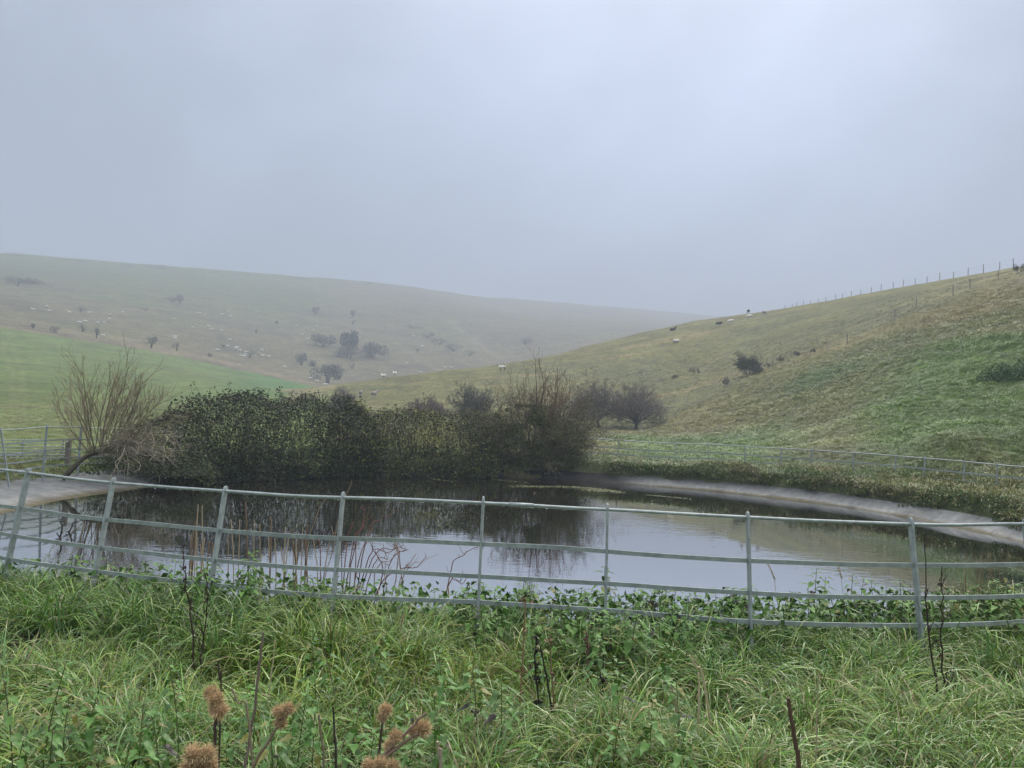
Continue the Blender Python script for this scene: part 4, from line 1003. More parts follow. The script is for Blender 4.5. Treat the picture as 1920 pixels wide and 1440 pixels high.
FS = [(62, 580, 'leftmost sheep ' + A_), (88, 575, 'highest sheep ' + A_), (92, 582, 'sheep just below the highest ' + A_), (130, 585, 'sheep left of the small dark thorn clump ' + A_), (167, 586, 'sheep right of the small dark thorn clump ' + A_),
      (206, 589.5, 'second sheep from the right ' + A_), (229.5, 589.7, 'rightmost sheep ' + A_), (205, 598, 'sheep just under the right end of the upper row, far left slope'),
      (148, 604, 'leftmost of four far sheep above the squat thorn'), (160, 603, 'second from left of four far sheep above the squat thorn'), (183, 605, 'third from left of four far sheep above the squat thorn'), (195, 604.5, 'rightmost of four far sheep above the squat thorn'),
      (193, 631, 'white sheep right beside the narrow upright thorn at the pasture edge'), (326, 601, 'far sheep alone above the pair by the two-stemmed thorn'),
      (367, 587, 'left of three far sheep close together high on the slope'), (374, 587, 'middle of three far sheep close together high on the slope'), (383, 590.5, 'right of three far sheep close together high on the slope'),
      (416, 590, 'left of the second high trio of far sheep'), (427, 584, 'uppermost of the second high trio of far sheep'), (432, 593, 'lowest of the second high trio of far sheep'), (485, 587, 'far sheep alone high on the slope above the compact dark shrub'),
      (361, 614, 'leftmost of four loosely spaced far sheep at mid slope'), (390, 612, 'second of four loosely spaced far sheep at mid slope'), (396, 618, 'third of four loosely spaced far sheep at mid slope'), (415.5, 621, 'rightmost of four loosely spaced far sheep at mid slope'),
      (328, 629, 'upper of two far sheep just above the two-stemmed thorn'), (327, 636, 'lower of two far sheep just above the two-stemmed thorn'), (431, 638, 'far sheep alone above the thorn with the flock round it'), (407, 656, 'far sheep left of the tiny round shrub near the pasture'), (426, 650, 'far sheep right beside the tiny round shrub'),
      (444, 651, 'topmost sheep of the knot left of the spreading thorn'), (442, 654.5, 'second sheep down in the knot left of the spreading thorn'), (449, 658.5, 'third sheep down in the knot left of the spreading thorn'), (461, 661, 'sheep touching the upper left of the spreading thorn'),
      (452, 667, 'lower left sheep of the knot by the spreading thorn'), (460, 667, 'sheep under the left side of the spreading thorn'), (457, 669.7, 'lowest sheep of the knot by the spreading thorn'), (475.5, 669, 'sheep just under the right side of the spreading thorn'),
      (490, 659, 'upper of three sheep right of the spreading thorn'), (492, 669.5, 'lower left of three sheep right of the spreading thorn'), (503, 671, 'rightmost of three sheep right of the spreading thorn'), (534, 690, 'far sheep alone near the right end of the green pasture'),
      (557, 613, 'far sheep right of the compact dark shrub'), (566, 628, 'far sheep between the compact dark shrub and the tree clump'), (577, 637, 'far sheep at the left edge of the tree clump'), (588, 619.5, 'lower of two far sheep above the tree clump'), (594, 613.5, 'upper of two far sheep above the tree clump'),
      (605, 579, 'faint sheep high above the tree clump'), (582, 712, 'white sheep at the tip of the green pasture beside the large grey tree'), (594, 717, 'white sheep under the large grey tree'), (609.5, 724, 'white sheep below the large grey tree, above the bramble bank'),
      (655, 594, 'faint white sheep beside the faint high tree'), (775, 630, 'faint white sheep left of the slanting hedge line'), (792, 651, 'white sheep below the slanting hedge line'), (762, 683, 'white sheep on the valley floor behind the hill crest')]
rng = np.random.default_rng(4)
for x, y, lab in FS:
    sheep(x, y + 1.2, lab, rng.choice(['graze', 'lie', 'stand'], p=[.6, .25, .15]), 'white', rng.choice([0, math.pi]) + rng.normal(0, .35), 195, FG, 1.2)
# ------------------------------------------------------------------ grass: tufts of curved blades, scattered
TUFTS = bpy.data.collections.new('grass_tufts')
def tuft(name, seed, n, L0, L1, w0, w1, spread, lean, droop, segs=4, straw=0.08, cols=None, hang=0.0):
    rng = np.random.default_rng(seed)
    a = rng.uniform(0, 2 * math.pi, n); r = spread * np.sqrt(rng.uniform(0, 1, n))
    p = np.stack([r * np.cos(a), r * np.sin(a), 0 * a - .02], -1)
    da = a + rng.normal(0, 1.0, n); tilt = np.abs(rng.normal(0, lean, n)) + .06
    Ln = rng.uniform(L0, L1, n); wd = rng.uniform(w0, w1, n); dr = rng.uniform(.5, 1.5, n) * droop
    hd = np.stack([np.cos(da), np.sin(da), 0 * da], -1)
    side = np.stack([-np.sin(da), np.cos(da), 0 * da], -1); tw = rng.normal(0, .35, n)
    V = []; q = p.copy(); ang = tilt.copy()
    for k in range(segs + 1):
        f = k / segs; wk = wd * (1 - f ** 1.8) * (.75 + .5 * min(f * 3, 1)) * .5
        sd = side * np.cos(tw * f * 2)[:, None] + np.stack([0 * a, 0 * a, np.sin(tw * f * 2)], -1)
        V += [q - sd * wk[:, None], q + sd * wk[:, None]] if k < segs else [q]
        q = q + (hd * np.sin(ang)[:, None] + np.array([0, 0, 1.0]) * np.cos(ang)[:, None]) * (Ln / segs)[:, None]
        ang = np.minimum(ang + dr / segs * (1 + f * 1.4), 2.6)
    nv = 2 * segs + 1; V = np.stack(V, 1); V[..., 2] = np.maximum(V[..., 2], -.02 if hang == 0 else -9)
    b = np.arange(n)[:, None] * nv
    Q = np.concatenate([b + [2 * k, 2 * k + 1, 2 * k + 3, 2 * k + 2] for k in range(segs - 1)]); T = b + [2 * segs - 2, 2 * segs - 1, 2 * segs]
    cols = cols or [((.165, .285, .036), .42), ((.105, .225, .032), .25), ((.235, .31, .055), .23), ((.14, .25, .09), .1)]
    ci = rng.choice(len(cols), n, p=[c[1] for c in cols]); c = np.array([k[0] for k in cols])[ci] * rng.uniform(.55, 1.5, (n, 1))
    st = rng.random(n) < straw; c[st] = np.array([.36, .29, .15]) * rng.uniform(.6, 1.1, (st.sum(), 1))
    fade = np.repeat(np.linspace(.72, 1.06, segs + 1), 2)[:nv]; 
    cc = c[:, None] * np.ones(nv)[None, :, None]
    yt = (np.arange(nv) >= nv - 3)[None, :, None] & (rng.random((n, 1, 1)) < .25)
    cc = np.where(yt, cc * .4 + np.array([.26, .20, .08]) * .6, cc)
    me = new_mesh(name, V.reshape(-1, 3), [Q, T], (M_GRASS,), True, cc.reshape(-1, 3))
    o = bpy.data.objects.new(name, me); TUFTS.objects.link(o)
    return o
KINDS = {}
def kind(k, count, **kw):
    KINDS[k] = []
    for i in range(count):
        o = tuft(f'tuft_{k}_{i}', hash_(k) + i, **kw); c = bpy.data.collections.new(f'{k}_{i}'); KINDS[k].append(o)
    c = bpy.data.collections.new('tufts_' + k)
    for o in KINDS[k]: c.objects.link(o)
    KINDS[k] = c
def hash_(s): return sum(ord(ch) * (i + 3) for i, ch in enumerate(s)) * 13 % 9973
kind('lawn', 6, n=46, L0=.15, L1=.34, w0=.0036, w1=.0072, spread=.10, lean=.45, droop=1.3, straw=.05)
kind('lush', 6, n=46, L0=.26, L1=.56, w0=.0055, w1=.0105, spread=.10, lean=.5, droop=1.7, segs=5, straw=.06, cols=[((.16, .285, .038), .42), ((.105, .215, .055), .3), ((.235, .31, .055), .28)])
kind('tussock', 6, n=170, L0=.38, L1=.74, w0=.0048, w1=.0085, spread=.10, lean=.55, droop=2.3, segs=6, straw=.12, cols=[((.15, .275, .045), .42), ((.105, .225, .05), .33), ((.24, .295, .075), .25)])
kind('straw', 4, n=60, L0=.25, L1=.52, w0=.0045, w1=.009, spread=.12, lean=.7, droop=2.2, segs=5, straw=.5, cols=[((.18, .19, .07), .5), ((.26, .22, .10), .5)])
kind('hill', 5, n=52, L0=.18, L1=.44, w0=.013, w1=.028, spread=.26, lean=.7, droop=1.9, segs=3, straw=.0, cols=[((1., 1., 1.), .5), ((.9, .94, .86), .3), ((1.1, 1.06, 1.0), .2)])
kind('bank', 5, n=36, L0=.15, L1=.40, w0=.010, w1=.020, spread=.16, lean=.6, droop=1.7, segs=3, straw=.1, cols=[((.10, .17, .034), .5), ((.15, .17, .05), .3), ((.07, .12, .03), .2)])
def scatter(name, coll, pts, scl, tint, label=None, tilt=.18, rng=RNG, squash=None):
    pts = np.asarray(pts, np.float32); n = len(pts)
    me = bpy.data.meshes.new(name); me.vertices.add(n); me.vertices.foreach_set('co', pts.ravel())
    def at(nm, ty, key, arr):
        a = me.attributes.new(nm, ty, 'POINT'); a.data.foreach_set(key, np.ascontiguousarray(arr, np.float32).ravel())
    rot = np.stack([rng.normal(0, tilt, n), rng.normal(0, tilt, n), rng.uniform(0, 2 * math.pi, n)], -1)
    at('rot', 'FLOAT_VECTOR', 'vector', rot)
    s3 = np.broadcast_to(np.asarray(scl, float)[:, None], (n, 3)).copy()
    if squash is not None: s3[:, 2] *= squash
    at('scl', 'FLOAT_VECTOR', 'vector', s3)
    c = np.ones((n, 4)); c[:, :3] = tint; at('itint', 'FLOAT_COLOR', 'color', c)
    o = link(name, me)
    g = bpy.data.node_groups.new('scatter_' + name, 'GeometryNodeTree')
    g.interface.new_socket('Geometry', in_out='INPUT', socket_type='NodeSocketGeometry'); g.interface.new_socket('Geometry', in_out='OUTPUT', socket_type='NodeSocketGeometry')
    gi = g.nodes.new('NodeGroupInput'); go = g.nodes.new('NodeGroupOutput')
    ci = g.nodes.new('GeometryNodeCollectionInfo'); ci.inputs['Collection'].default_value = coll; ci.inputs['Separate Children'].default_value = True; ci.inputs['Reset Children'].default_value = True
    ip = g.nodes.new('GeometryNodeInstanceOnPoints'); ip.inputs['Pick Instance'].default_value = True
    def na(nm, ty):
        k = g.nodes.new('GeometryNodeInputNamedAttribute'); k.data_type = ty; k.inputs['Name'].default_value = nm; return k.outputs['Attribute']
    rv = g.nodes.new('FunctionNodeRandomValue'); rv.data_type = 'INT'; rv.inputs[4].default_value = 0; rv.inputs[5].default_value = len(coll.objects) - 1
    k = g.links.new
    k(gi.outputs[0], ip.inputs['Points']); k(ci.outputs[0], ip.inputs['Instance']); k(rv.outputs[2], ip.inputs['Instance Index'])
    k(na('rot', 'FLOAT_VECTOR'), ip.inputs['Rotation']); k(na('scl', 'FLOAT_VECTOR'), ip.inputs['Scale']); k(ip.outputs[0], go.inputs[0])
    md = o.modifiers.new('scatter', 'NODES'); md.node_group = g
    tag(o, kind='stuff')
    return o
def area_pts(n, x0, x1, y0, y1, rng):
    return rng.uniform(x0, x1, n), rng.uniform(y0, y1, n)
def ground_pts(X, Y, dz=0.0):
    return np.stack([X, Y, H(X, Y) + dz], -1)
# the meadow from the camera to the fence
rng = np.random.default_rng(21)
X, Y = area_pts(24000, -14, 14.5, .6, 10.5, rng)
pd_ = pond_d(X, Y)
ok = (np.abs(X) < .78 * Y + 5.0) & (pd_ > .45)
X, Y = X[ok], Y[ok]; pd_ = pd_[ok]
patch = fbm(X * .55 + 3, Y * .8, 3); patch2 = fbm(X * .9 + 31, Y * 1.1 + 7, 3)
farpart = sstep(3.3, 4.3, Y)
lushness = .55 * (1 - farpart) + patch * 1.1 + .25 * sstep(.6, 2.2, X) + .8 * sstep(1.9, 1.45, pd_)
tn = np.stack([1 + .18 * patch2, 1 + .06 * patch2, 1 - .15 * patch2], -1) * (1 + .12 * patch[:, None])
lu = lushness > .22
scatter('grass', KINDS['lawn'], ground_pts(X[~lu], Y[~lu]), (rng.uniform(.7, 1.05, len(X)) * (.72 + .55 * np.clip(patch2 + .45, 0, 1)))[~lu], tn[~lu])
m = lu & (rng.random(len(X)) < .5 + .4 * patch2)
scatter('long_grass', KINDS['lush'], ground_pts(X[m], Y[m]), (rng.uniform(.6, .95, len(X)) * (.7 + .6 * np.clip(patch2 + .4, 0, 1)))[m], tn[m])
nf = (pd_ < 1.75) & (pd_ > .7) & (rng.random(len(X)) < .75)
scatter('fence_grass', KINDS['lush'], ground_pts(X[nf] + .03, Y[nf]), rng.uniform(.6, .95, nf.sum()) * (1 + .3 * (pd_[nf] > 1.12)), tn[nf] * [.85, .9, .9])
tm = rng.random(len(X)) < .55          # dark brown tufts added to deepen the shade between the living blades
scatter('gap_shade_tuft', KINDS['lawn'], ground_pts(X[tm] + .05, Y[tm] + .03), rng.uniform(.38, .6, tm.sum()), np.array([.30, .13, .45]) * rng.uniform(.6, 1.5, (tm.sum(), 1)), tilt=.5)
# drooping tussocks
def P0(px, py, hh):           # foot point of a plant whose lowest visible part is seen at px,py, hh above the ground
    g = G(px, py, hh); return np.array([g[0], g[1], float(H(g[:1], g[1:2])[0])])
T_ = [(1713, 1212, .95), (1690, 1218, .8), (1738, 1220, .8), (1412, 1203, .85), (1138, 1170, .75), (904, 1168, .75), (634, 1152, .75), (414, 1128, .75), (190, 1100, .75), (1850, 1215, .8), (1600, 1212, .8), (1290, 1195, .8), (240, 1095, 1.0), (215, 1110, .9), (275, 1120, .9), (460, 1120, .8), (430, 1090, .7), (230, 1330, .9), (270, 1350, .8), (1340, 1150, .95), (1400, 1170, .9), (1460, 1190, .8), (1500, 1160, .8), (1300, 1190, .8), (1560, 1175, .8), (1630, 1185, .8), (1210, 1260, .9), (1040, 1330, 1.0), (1100, 1380, 1.0), (990, 1350, .9),
      (1330, 1330, .9), (1270, 1400, .9), (1440, 1290, .9), (1500, 1330, .9), (1560, 1290, .8), (1780, 1310, .9), (1800, 1360, .9), (1690, 1360, .9), (1740, 1420, .9), (1400, 1420, 1), (860, 1260, .8), (900, 1290, .7), (600, 1330, .8), (780, 1250, .7), (1850, 1180, .8), (1880, 1130, .8), (1910, 1230, .9), (100, 1090, .6), (30, 1100, .7), (150, 1110, .6),
      (1150, 1330, .9), (640, 1420, .9), (880, 1400, .9), (1560, 1420, .9), (1890, 1400, .9), (520, 1400, .8)]
pts = np.array([P0(x, y, .22) for x, y, s in T_]); sc = np.array([t[2] for t in T_])
rt = np.random.default_rng(66); xx, yy = rt.uniform(-60, 1980, 150), 1150 + 300 * rt.random(150) ** .8
ok_ = rt.random(150) < np.clip(np.interp(xx, [-60, 300, 900, 1200, 1980], [.35, .3, .4, .85, .95]) * np.interp(yy, [1150, 1230, 1450], [.5, .8, 1]), 0, 1)
pts = np.concatenate([pts, [P0(x, y, .2) for x, y in zip(xx[ok_], yy[ok_])]]); sc = np.concatenate([sc, rt.uniform(.55, 1.0, ok_.sum())])
scatter('tussock', KINDS['tussock'], pts, sc * .92, np.where((pts[:, :1] > .2) & (pts[:, :1] * 7 % 2 > 1), [[1.0, 1.0, .85]], [[.9, .95, .95]]), tilt=.1)
m = (X > -.4) & (patch2 > -.05) & (rng.random(len(X)) < .085) & (Y < 5.3) | ((rng.random(len(X)) < .012) & (Y < 5))
scatter('dry_grass', KINDS['straw'], ground_pts(X[m], Y[m]), rng.uniform(.6, 1.0, m.sum()), np.ones((m.sum(), 3)))
# ring of ground round the pond, left and far right banks
rng = np.random.default_rng(22)
th_ = rng.uniform(-math.pi, math.pi, 9000); d_ = rng.uniform(.5, 4.2, 9000)
X = PCX + PRX * (1 + d_ / 9.45) * np.cos(th_); Y = PCY + PRY * (1 + d_ / 9.45) * np.sin(th_)
ok = (Y > 8.6) & (np.abs(X) < .85 * Y + 6) & ((X > -3) | (d_ > 1.45)) & ~((d_ < 1.9) & (X < 0) & (Y > 22)); X, Y, d_ = X[ok], Y[ok], d_[ok]
patch = fbm(X * .7, Y * .7, 3)
tn = np.stack([1.05 + .5 * patch, 1.05 + .15 * patch, 1 + 0 * patch], -1)
scatter('bank_grass', KINDS['bank'], ground_pts(X, Y), rng.uniform(.55, 1.0, len(X)) * np.where(X > 3, 1.0, .75), tn)
# rough low herbage along the right-hand bank above the liner
n = 30000; th_ = rng.uniform(-.35 * math.pi, .41 * math.pi, n); d_ = .42 + np.abs(rng.normal(0, .55, n)) + .15 * vnoise(th_ * 14, th_ * 0)
hgt = (.14 + .30 * np.clip(fbm(np.cos(th_) * 9, np.sin(th_) * 9, 3) * 1.6 + .3, 0, 1)) * sstep(2.2, .6, d_)
X = PCX + PRX * (1 + d_ / 9.45) * np.cos(th_); Y = PCY + PRY * (1 + d_ / 9.45) * np.sin(th_)
ok = (X < .85 * Y + 5); X, Y, hgt, th_ = X[ok], Y[ok], hgt[ok], th_[ok]; n = len(X)
pos = np.stack([X, Y, H(X, Y) + hgt * rng.uniform(0, 1, n) ** .7], -1)
pal = np.array([(.085, .14, .034), (.055, .095, .026), (.15, .14, .05), (.11, .085, .04)])
pk = np.clip(((fbm(X * .8 + 3, Y * .8, 3) + .55) * 3.2).astype(int) + rng.integers(-1, 2, n), 0, 3)
mb = MB(); leaves(mb, pos, rng.normal(0, .6, (n, 3)) + [0, 0, .6], .062 * rng.uniform(.5, 1.3, n), pal[pk] * rng.uniform(.65, 1.4, (n, 1)), .55, rng)
tag(mb.build('bank_herbage', M_LEAF), kind='stuff')
# rough grass on the hill: broad tufts, thinning with distance, finer turf beyond
rng = np.random.default_rng(23)
n = 80000; az = np.radians(rng.uniform(2, 52, n)); r = 24 * np.exp(rng.uniform(0, math.log(125 / 24), n))
X, Y = r * np.sin(az), r * np.cos(az)
ai = np.degrees(az)
rhf = np.interp(ai, [0, 9.2] + hf_a + [34, 50], [40, 66] + hf_r + [112, 112])
below = r < rhf
clump = fbm(X * .55, Y * .35, 3)
ok = (pond_d(X, Y) > 3.2) & np.where(below, clump > -.9, (clump > .0) & (rng.random(n) < .6)); X, Y, r, ai, below, clump = [q[ok] for q in (X, Y, r, ai, below, clump)]
ia = np.clip(np.searchsorted(azs, ai), 1, na - 1); ir = np.clip(np.searchsorted(rs, r), 1, nr - 1)
tn = 1.5 * C[ir, ia] * np.clip(1.0 + .38 * clump, .78, 1.25)[:, None] * rng.uniform(.92, 1.1, (len(X), 1))
scatter('hill_grass', KINDS['hill'], ground_pts(X, Y), np.where(below, (.5 + .45 * np.clip(clump + .2, 0, 1)) * rng.uniform(.7, 1.25, len(X)), rng.uniform(.3, .5, len(X))) * np.clip(r / 50, .75, 1.5) * np.where(below, .5 + .5 * sstep(1.0, .8, r / np.interp(ai, [0, 9.2] + hf_a + [34, 60], [40, 66] + hf_r + [112, 112])), 1), tn, squash=np.where(below, .8, .55))
# short pasture grass beyond the left fence
n = 12000; az = np.radians(rng.uniform(-50, -8, n)); r = 21 * np.exp(rng.uniform(0, math.log(90 / 21), n)); X, Y = r * np.sin(az), r * np.cos(az)
ok = pond_d(X, Y) > 3; X, Y, r, az = X[ok], Y[ok], r[ok], az[ok]
ia = np.clip(np.searchsorted(azs, np.degrees(az)), 1, na - 1); ir = np.clip(np.searchsorted(rs, r), 1, nr - 1)
scatter('pasture_grass', KINDS['hill'], ground_pts(X, Y), rng.uniform(.2, .42, len(X)) * np.clip(r / 40, .8, 1.6) * (1 - .8 * sstep(50, 88, r)), 1.75 * C[ir, ia] * rng.uniform(.8, 1.2, (len(X), 1)), squash=np.full(len(X), .5))

# ------------------------------------------------------------------ nettles
def nettle_leaf(seed):
    rng = np.random.default_rng(seed); k = 8; V = []; 
    for i in range(k + 1):
        f = i / k; wv = .27 * math.sin(math.pi * min(1, f * .93 + .07) ** .72) * (1 - f * .25); wv *= (1.06 if i % 2 else .80)
        if i == k: wv = 0.012
        zb = -.40 * f * f + .05 * math.sin(f * 9); 
        V += [(f, 0, zb), (f - .05 * (i % 2), wv, zb + wv * .34), (f - .05 * (i % 2), -wv, zb + wv * .34)]
    Q = []
    for i in range(k):
        a, b = 3 * i, 3 * i + 3
        Q += [[a, b, b + 1, a + 1], [a, a + 2, b + 2, b]]
    c = np.array([.085, .185, .036]) * (1 + .1 * rng.normal()); cc = np.array([c * (1.12 if v % 3 == 0 else .95) for v in range(len(V))])
    return new_mesh('leaf', np.array(V), [np.array(Q)], (M_NETTLE,), True, cc)
LEAF_ME = [nettle_leaf(s) for s in range(4)]
def tinted(me, col):
    m2 = me.copy(); a = m2.color_attributes['tint']; n = len(m2.vertices); c = np.ones((n, 4), np.float32); c[:, :3] = col; a.data.foreach_set('color', c.ravel()); return m2
LEAF_YEL = tinted(LEAF_ME[0], (.20, .20, .045)); LEAF_DEAD = tinted(LEAF_ME[1], (.028, .021, .014))
def leaf_frames(rng, hgt, nodes, size):
    "node by node, opposite pairs turned a quarter each time; smaller and crowded at the top"
    out = []
    lean = rng.normal(0, .10, 2); a0 = rng.uniform(0, 6.28)
    for k in range(nodes):
        f = .50 + .50 * (k + 1) / nodes; z = hgt * f; s = size * (1.12 - .62 * f ** 3) * rng.uniform(.8, 1.15)
        for g in (0, 1):
            a = a0 + k * math.pi / 2 + g * math.pi + rng.normal(0, .25); pitch = rng.normal(.15 if f < .9 else -.25, .28)
            out.append((lean[0] * f * f * hgt, lean[1] * f * f * hgt, z, a, pitch, s))
    return out, lean
def mat4(x, y, z, a, pitch, s):
    ca, sa, cp, sp = math.cos(a), math.sin(a), math.cos(pitch), math.sin(pitch)
    R = np.array([[ca * cp, -sa, ca * sp], [sa * cp, ca, sa * sp], [-sp, 0, cp]])
    pet = s * .32
    return R * s, np.array([x + ca * pet, y + sa * pet, z - .05 * s])
STEM_COLS = [(.12, .15, .055), (.13, .11, .06), (.10, .14, .05)]
def nettle_parts(base, hgt, nodes, size, seed, label, group):
    rng = np.random.default_rng(seed); root = thing('nettle', label, 'nettle', base, 0, group)
    fr, lean = leaf_frames(rng, hgt, nodes, size)
    f = np.linspace(0, 1, 6)[:, None]
    MB().tube(np.concatenate([lean[None] * f * f * hgt, f * hgt - .05 * (f == 0)], 1), np.linspace(.0032, .0018, 6), 5, STEM_COLS[seed % 3]).build('stem', M_STEM, root)
    for q in fr:
        u = rng.random(); me = LEAF_DEAD if (u < .05 and q[2] < hgt * .75) else LEAF_YEL if u > .90 else LEAF_ME[rng.integers(4)]
        o = link('leaf', me, root); R, t_ = mat4(*q); M = np.eye(4); M[:3, :3] = R; M[:3, 3] = t_; o.matrix_local = Matrix(M.tolist())
    return root
def nettle_joined(base, hgt, nodes, size, seed, label, group, dead=.06):
    rng = np.random.default_rng(seed); root = thing('nettle', label, 'nettle', base, 0, group)
    fr, lean = leaf_frames(rng, hgt, nodes, size)
    f = np.linspace(0, 1, 5)[:, None]
    MB().tube(np.concatenate([lean[None] * f * f * hgt, f * hgt - .1 * (f == 0)], 1), np.linspace(.0045, .0022, 5), 4, STEM_COLS[seed % 3]).build('stem', M_STEM, root)
    mb = MB()
    src = LEAF_V
    for q in fr:
        R, t_ = mat4(*q); u = rng.random(); c = np.array([.03, .025, .02]) if u < dead else np.array([.17, .175, .045]) if u > .93 else np.array([.095, .19, .04]) * rng.uniform(.6, 1.45)
        mb.add(src[0] @ R.T + t_, src[1], None, c)
    mb.build('foliage', M_LEAF, root, True)['kind'] = 'stuff'
    return root
_lv = np.empty(len(LEAF_ME[0].vertices) * 3, np.float32); LEAF_ME[0].vertices.foreach_get('co', _lv)
_q = np.empty(len(LEAF_ME[0].loops), np.int32); LEAF_ME[0].loops.foreach_get('vertex_index', _q); LEAF_V = (_lv.reshape(-1, 3), _q.reshape(-1, 4))
rng = np.random.default_rng(31)
def stand(px, pytop, hgt):
    "foot of a plant hgt tall whose tip is seen at px,pytop"
    g = G(px, pytop, hgt); b = np.array([g[0], g[1], float(H(g[:1], g[1:2])[0])])
    g = G(px, pytop, hgt + b[2]); b = np.array([g[0], g[1], float(H(g[:1], g[1:2])[0])])
    return b
FR = [(945, 1268, .46), (1150, 1345, .42), (1222, 1288, .48), (1280, 1272, .46), (40, 1232, .66), (88, 1236, .64), (346, 1246, .55), (265, 1325, .52), (160, 1290, .45), (282, 1385, .42), (95, 1375, .42), (562, 1310, .45), (690, 1365, .45), (760, 1300, .46), (835, 1212, .52), (882, 1214, .5), (640, 1185, .55), (600, 1180, .55),
      (1000, 1415, .40), (1075, 1425, .4), (1262, 1385, .42), (1165, 1240, .45), (1120, 1205, .45), (655, 1340, .45), (850, 1365, .42), (900, 1262, .45), (20, 1390, .45), (590, 1335, .45), (180, 1390, .4), (760, 1380, .42), (700, 1190, .5), (1245, 1215, .45), (480, 1290, .45), (430, 1350, .45), (1010, 1215, .4), (310, 1330, .45), (820, 1300, .45), (730, 1330, .45), (120, 1310, .45), (520, 1350, .42), (620, 1400, .42), (220, 1400, .42)]
LM = [(365, 1180, 'the two-stemmed dead dock'), (403, 1330, 'the dark-stemmed burdock'), (375, 1425, 'the short burdock cut by the bottom edge'), (535, 1345, 'the pale slanting burdock'), (480, 1230, 'the tall thin grey dead stem'), (720, 1340, 'the burdock with two joined burrs'), (775, 1375, 'the burdock with crossing stems'),
      (1000, 1230, 'the withered stems in the centre grass'), (1101, 1225, 'the reddish dead stalk'), (1305, 1260, 'the bent straw stalk'), (1488, 1370, 'the dark broken stake'), (50, 1240, 'the far left edge of the grass'), (940, 1100, 'the fence post at the middle of the picture'), (602, 1390, 'the thin dry stem near the bottom')]
seen_labels = set()
def where(x, y):
    for lx, ly, nm in sorted(LM, key=lambda q: math.hypot(q[0] - x, q[1] - y)):
        dx, dy = x - lx, y - ly
        far_ = math.hypot(dx, dy) > 75
        side_ = ('right of' if dx > 0 else 'left of') if abs(dx) > abs(dy) else ('in front of' if dy > 0 else 'behind')
        if 'edge of the grass' in nm: side_ = 'close to'
        lab = 'leafy nettle in the grass, ' + ('well ' if far_ and side_ != 'close to' else 'just ' if side_ != 'close to' else '') + side_ + ' ' + nm
        if lab not in seen_labels:
            seen_labels.add(lab); return lab if len(lab.split()) <= 16 else lab.replace('leafy nettle in the grass', 'nettle')
    return 'leafy stinging nettle standing up out of the long foreground grass'
ORD = ['first', 'second', 'third', 'fourth', 'fifth', 'sixth', 'seventh', 'eighth']
PX_POSTS = [40, 196, 414, 638, 904, 1138, 1408, 1711]
def bay(x):
    i = sum(p < x for p in PX_POSTS)
    return 'left of the first post in view' if i == 0 else 'right of the last post in view' if i == 8 else f'between the {ORD[i - 1]} and {ORD[i]} posts in view'
for k, (x, y, h) in enumerate(FR):
    nettle_parts(stand(x, y, h), h, 8 + k % 3, .082 * rng.uniform(.85, 1.15), 300 + k, where(x, y), 'nettles in the foreground grass')
# the row along the fence
k = 0
row = []
for x in np.concatenate([rng.uniform(850, 1420, 84), rng.uniform(1420, 1720, 32), rng.uniform(1720, 1920, 30), rng.uniform(470, 660, 20), rng.uniform(240, 470, 20), rng.uniform(660, 850, 9), rng.uniform(60, 240, 7)]):
    top = np.interp(x, [0, 240, 330, 430, 480, 560, 660, 760, 860, 960, 1060, 1120, 1180, 1260, 1330, 1400, 1500, 1560, 1640, 1720, 1800, 1860, 1920], [1040, 1045, 1052, 1042, 1050, 1075, 1100, 1110, 1102, 1092, 1094, 1112, 1104, 1090, 1112, 1098, 1125, 1125, 1098, 1108, 1104, 1085, 1112])
    row.append((x, top + abs(rng.normal(0, 20)) - 6, rng.uniform(5.75, 6.7)))
row += [(x, np.interp(x, [330, 480, 860, 1000, 1120, 1250], [1065, 1070, 1130, 1120, 1140, 1120]) + abs(rng.normal(0, 28)), rng.uniform(4.9, 5.5) + (.4 if x < 600 else 0)) for x in np.concatenate([rng.uniform(330, 490, 16), rng.uniform(860, 1330, 40)])]
row += [(1135, 1068, 6.2), (1150, 1085, 6.3), (1528, 1066, 6.2), (1545, 1082, 6.3), (1596, 1078, 6.2), (1612, 1085, 6.3), (1640, 1090, 6.1), (1860, 1088, 6.4), (1880, 1075, 6.5), (1700, 1095, 6.2), (480, 1040, 6.5), (445, 1010, 6.6), (420, 1030, 6.6), (1690, 1090, 6.0), (1575, 1110, 6.2)]
for x, top, z in row:
    q = P(x, top, z + (.5 if x < 450 else 0)); b = float(H(q[:1], q[1:2])[0]); h = q[2] - b
    if h < .18 or h > 1.5: continue
    if pond_d(q[0], q[1]) < .25: continue
    k += 1
    nettle_joined(np.array([q[0], q[1], b]), h, int(np.clip(h / .07, 6, 11)), .10 * rng.uniform(.8, 1.2), 600 + k, 'green nettle by the near fence, ' + bay(x), 'nettles along the near fence', .05)
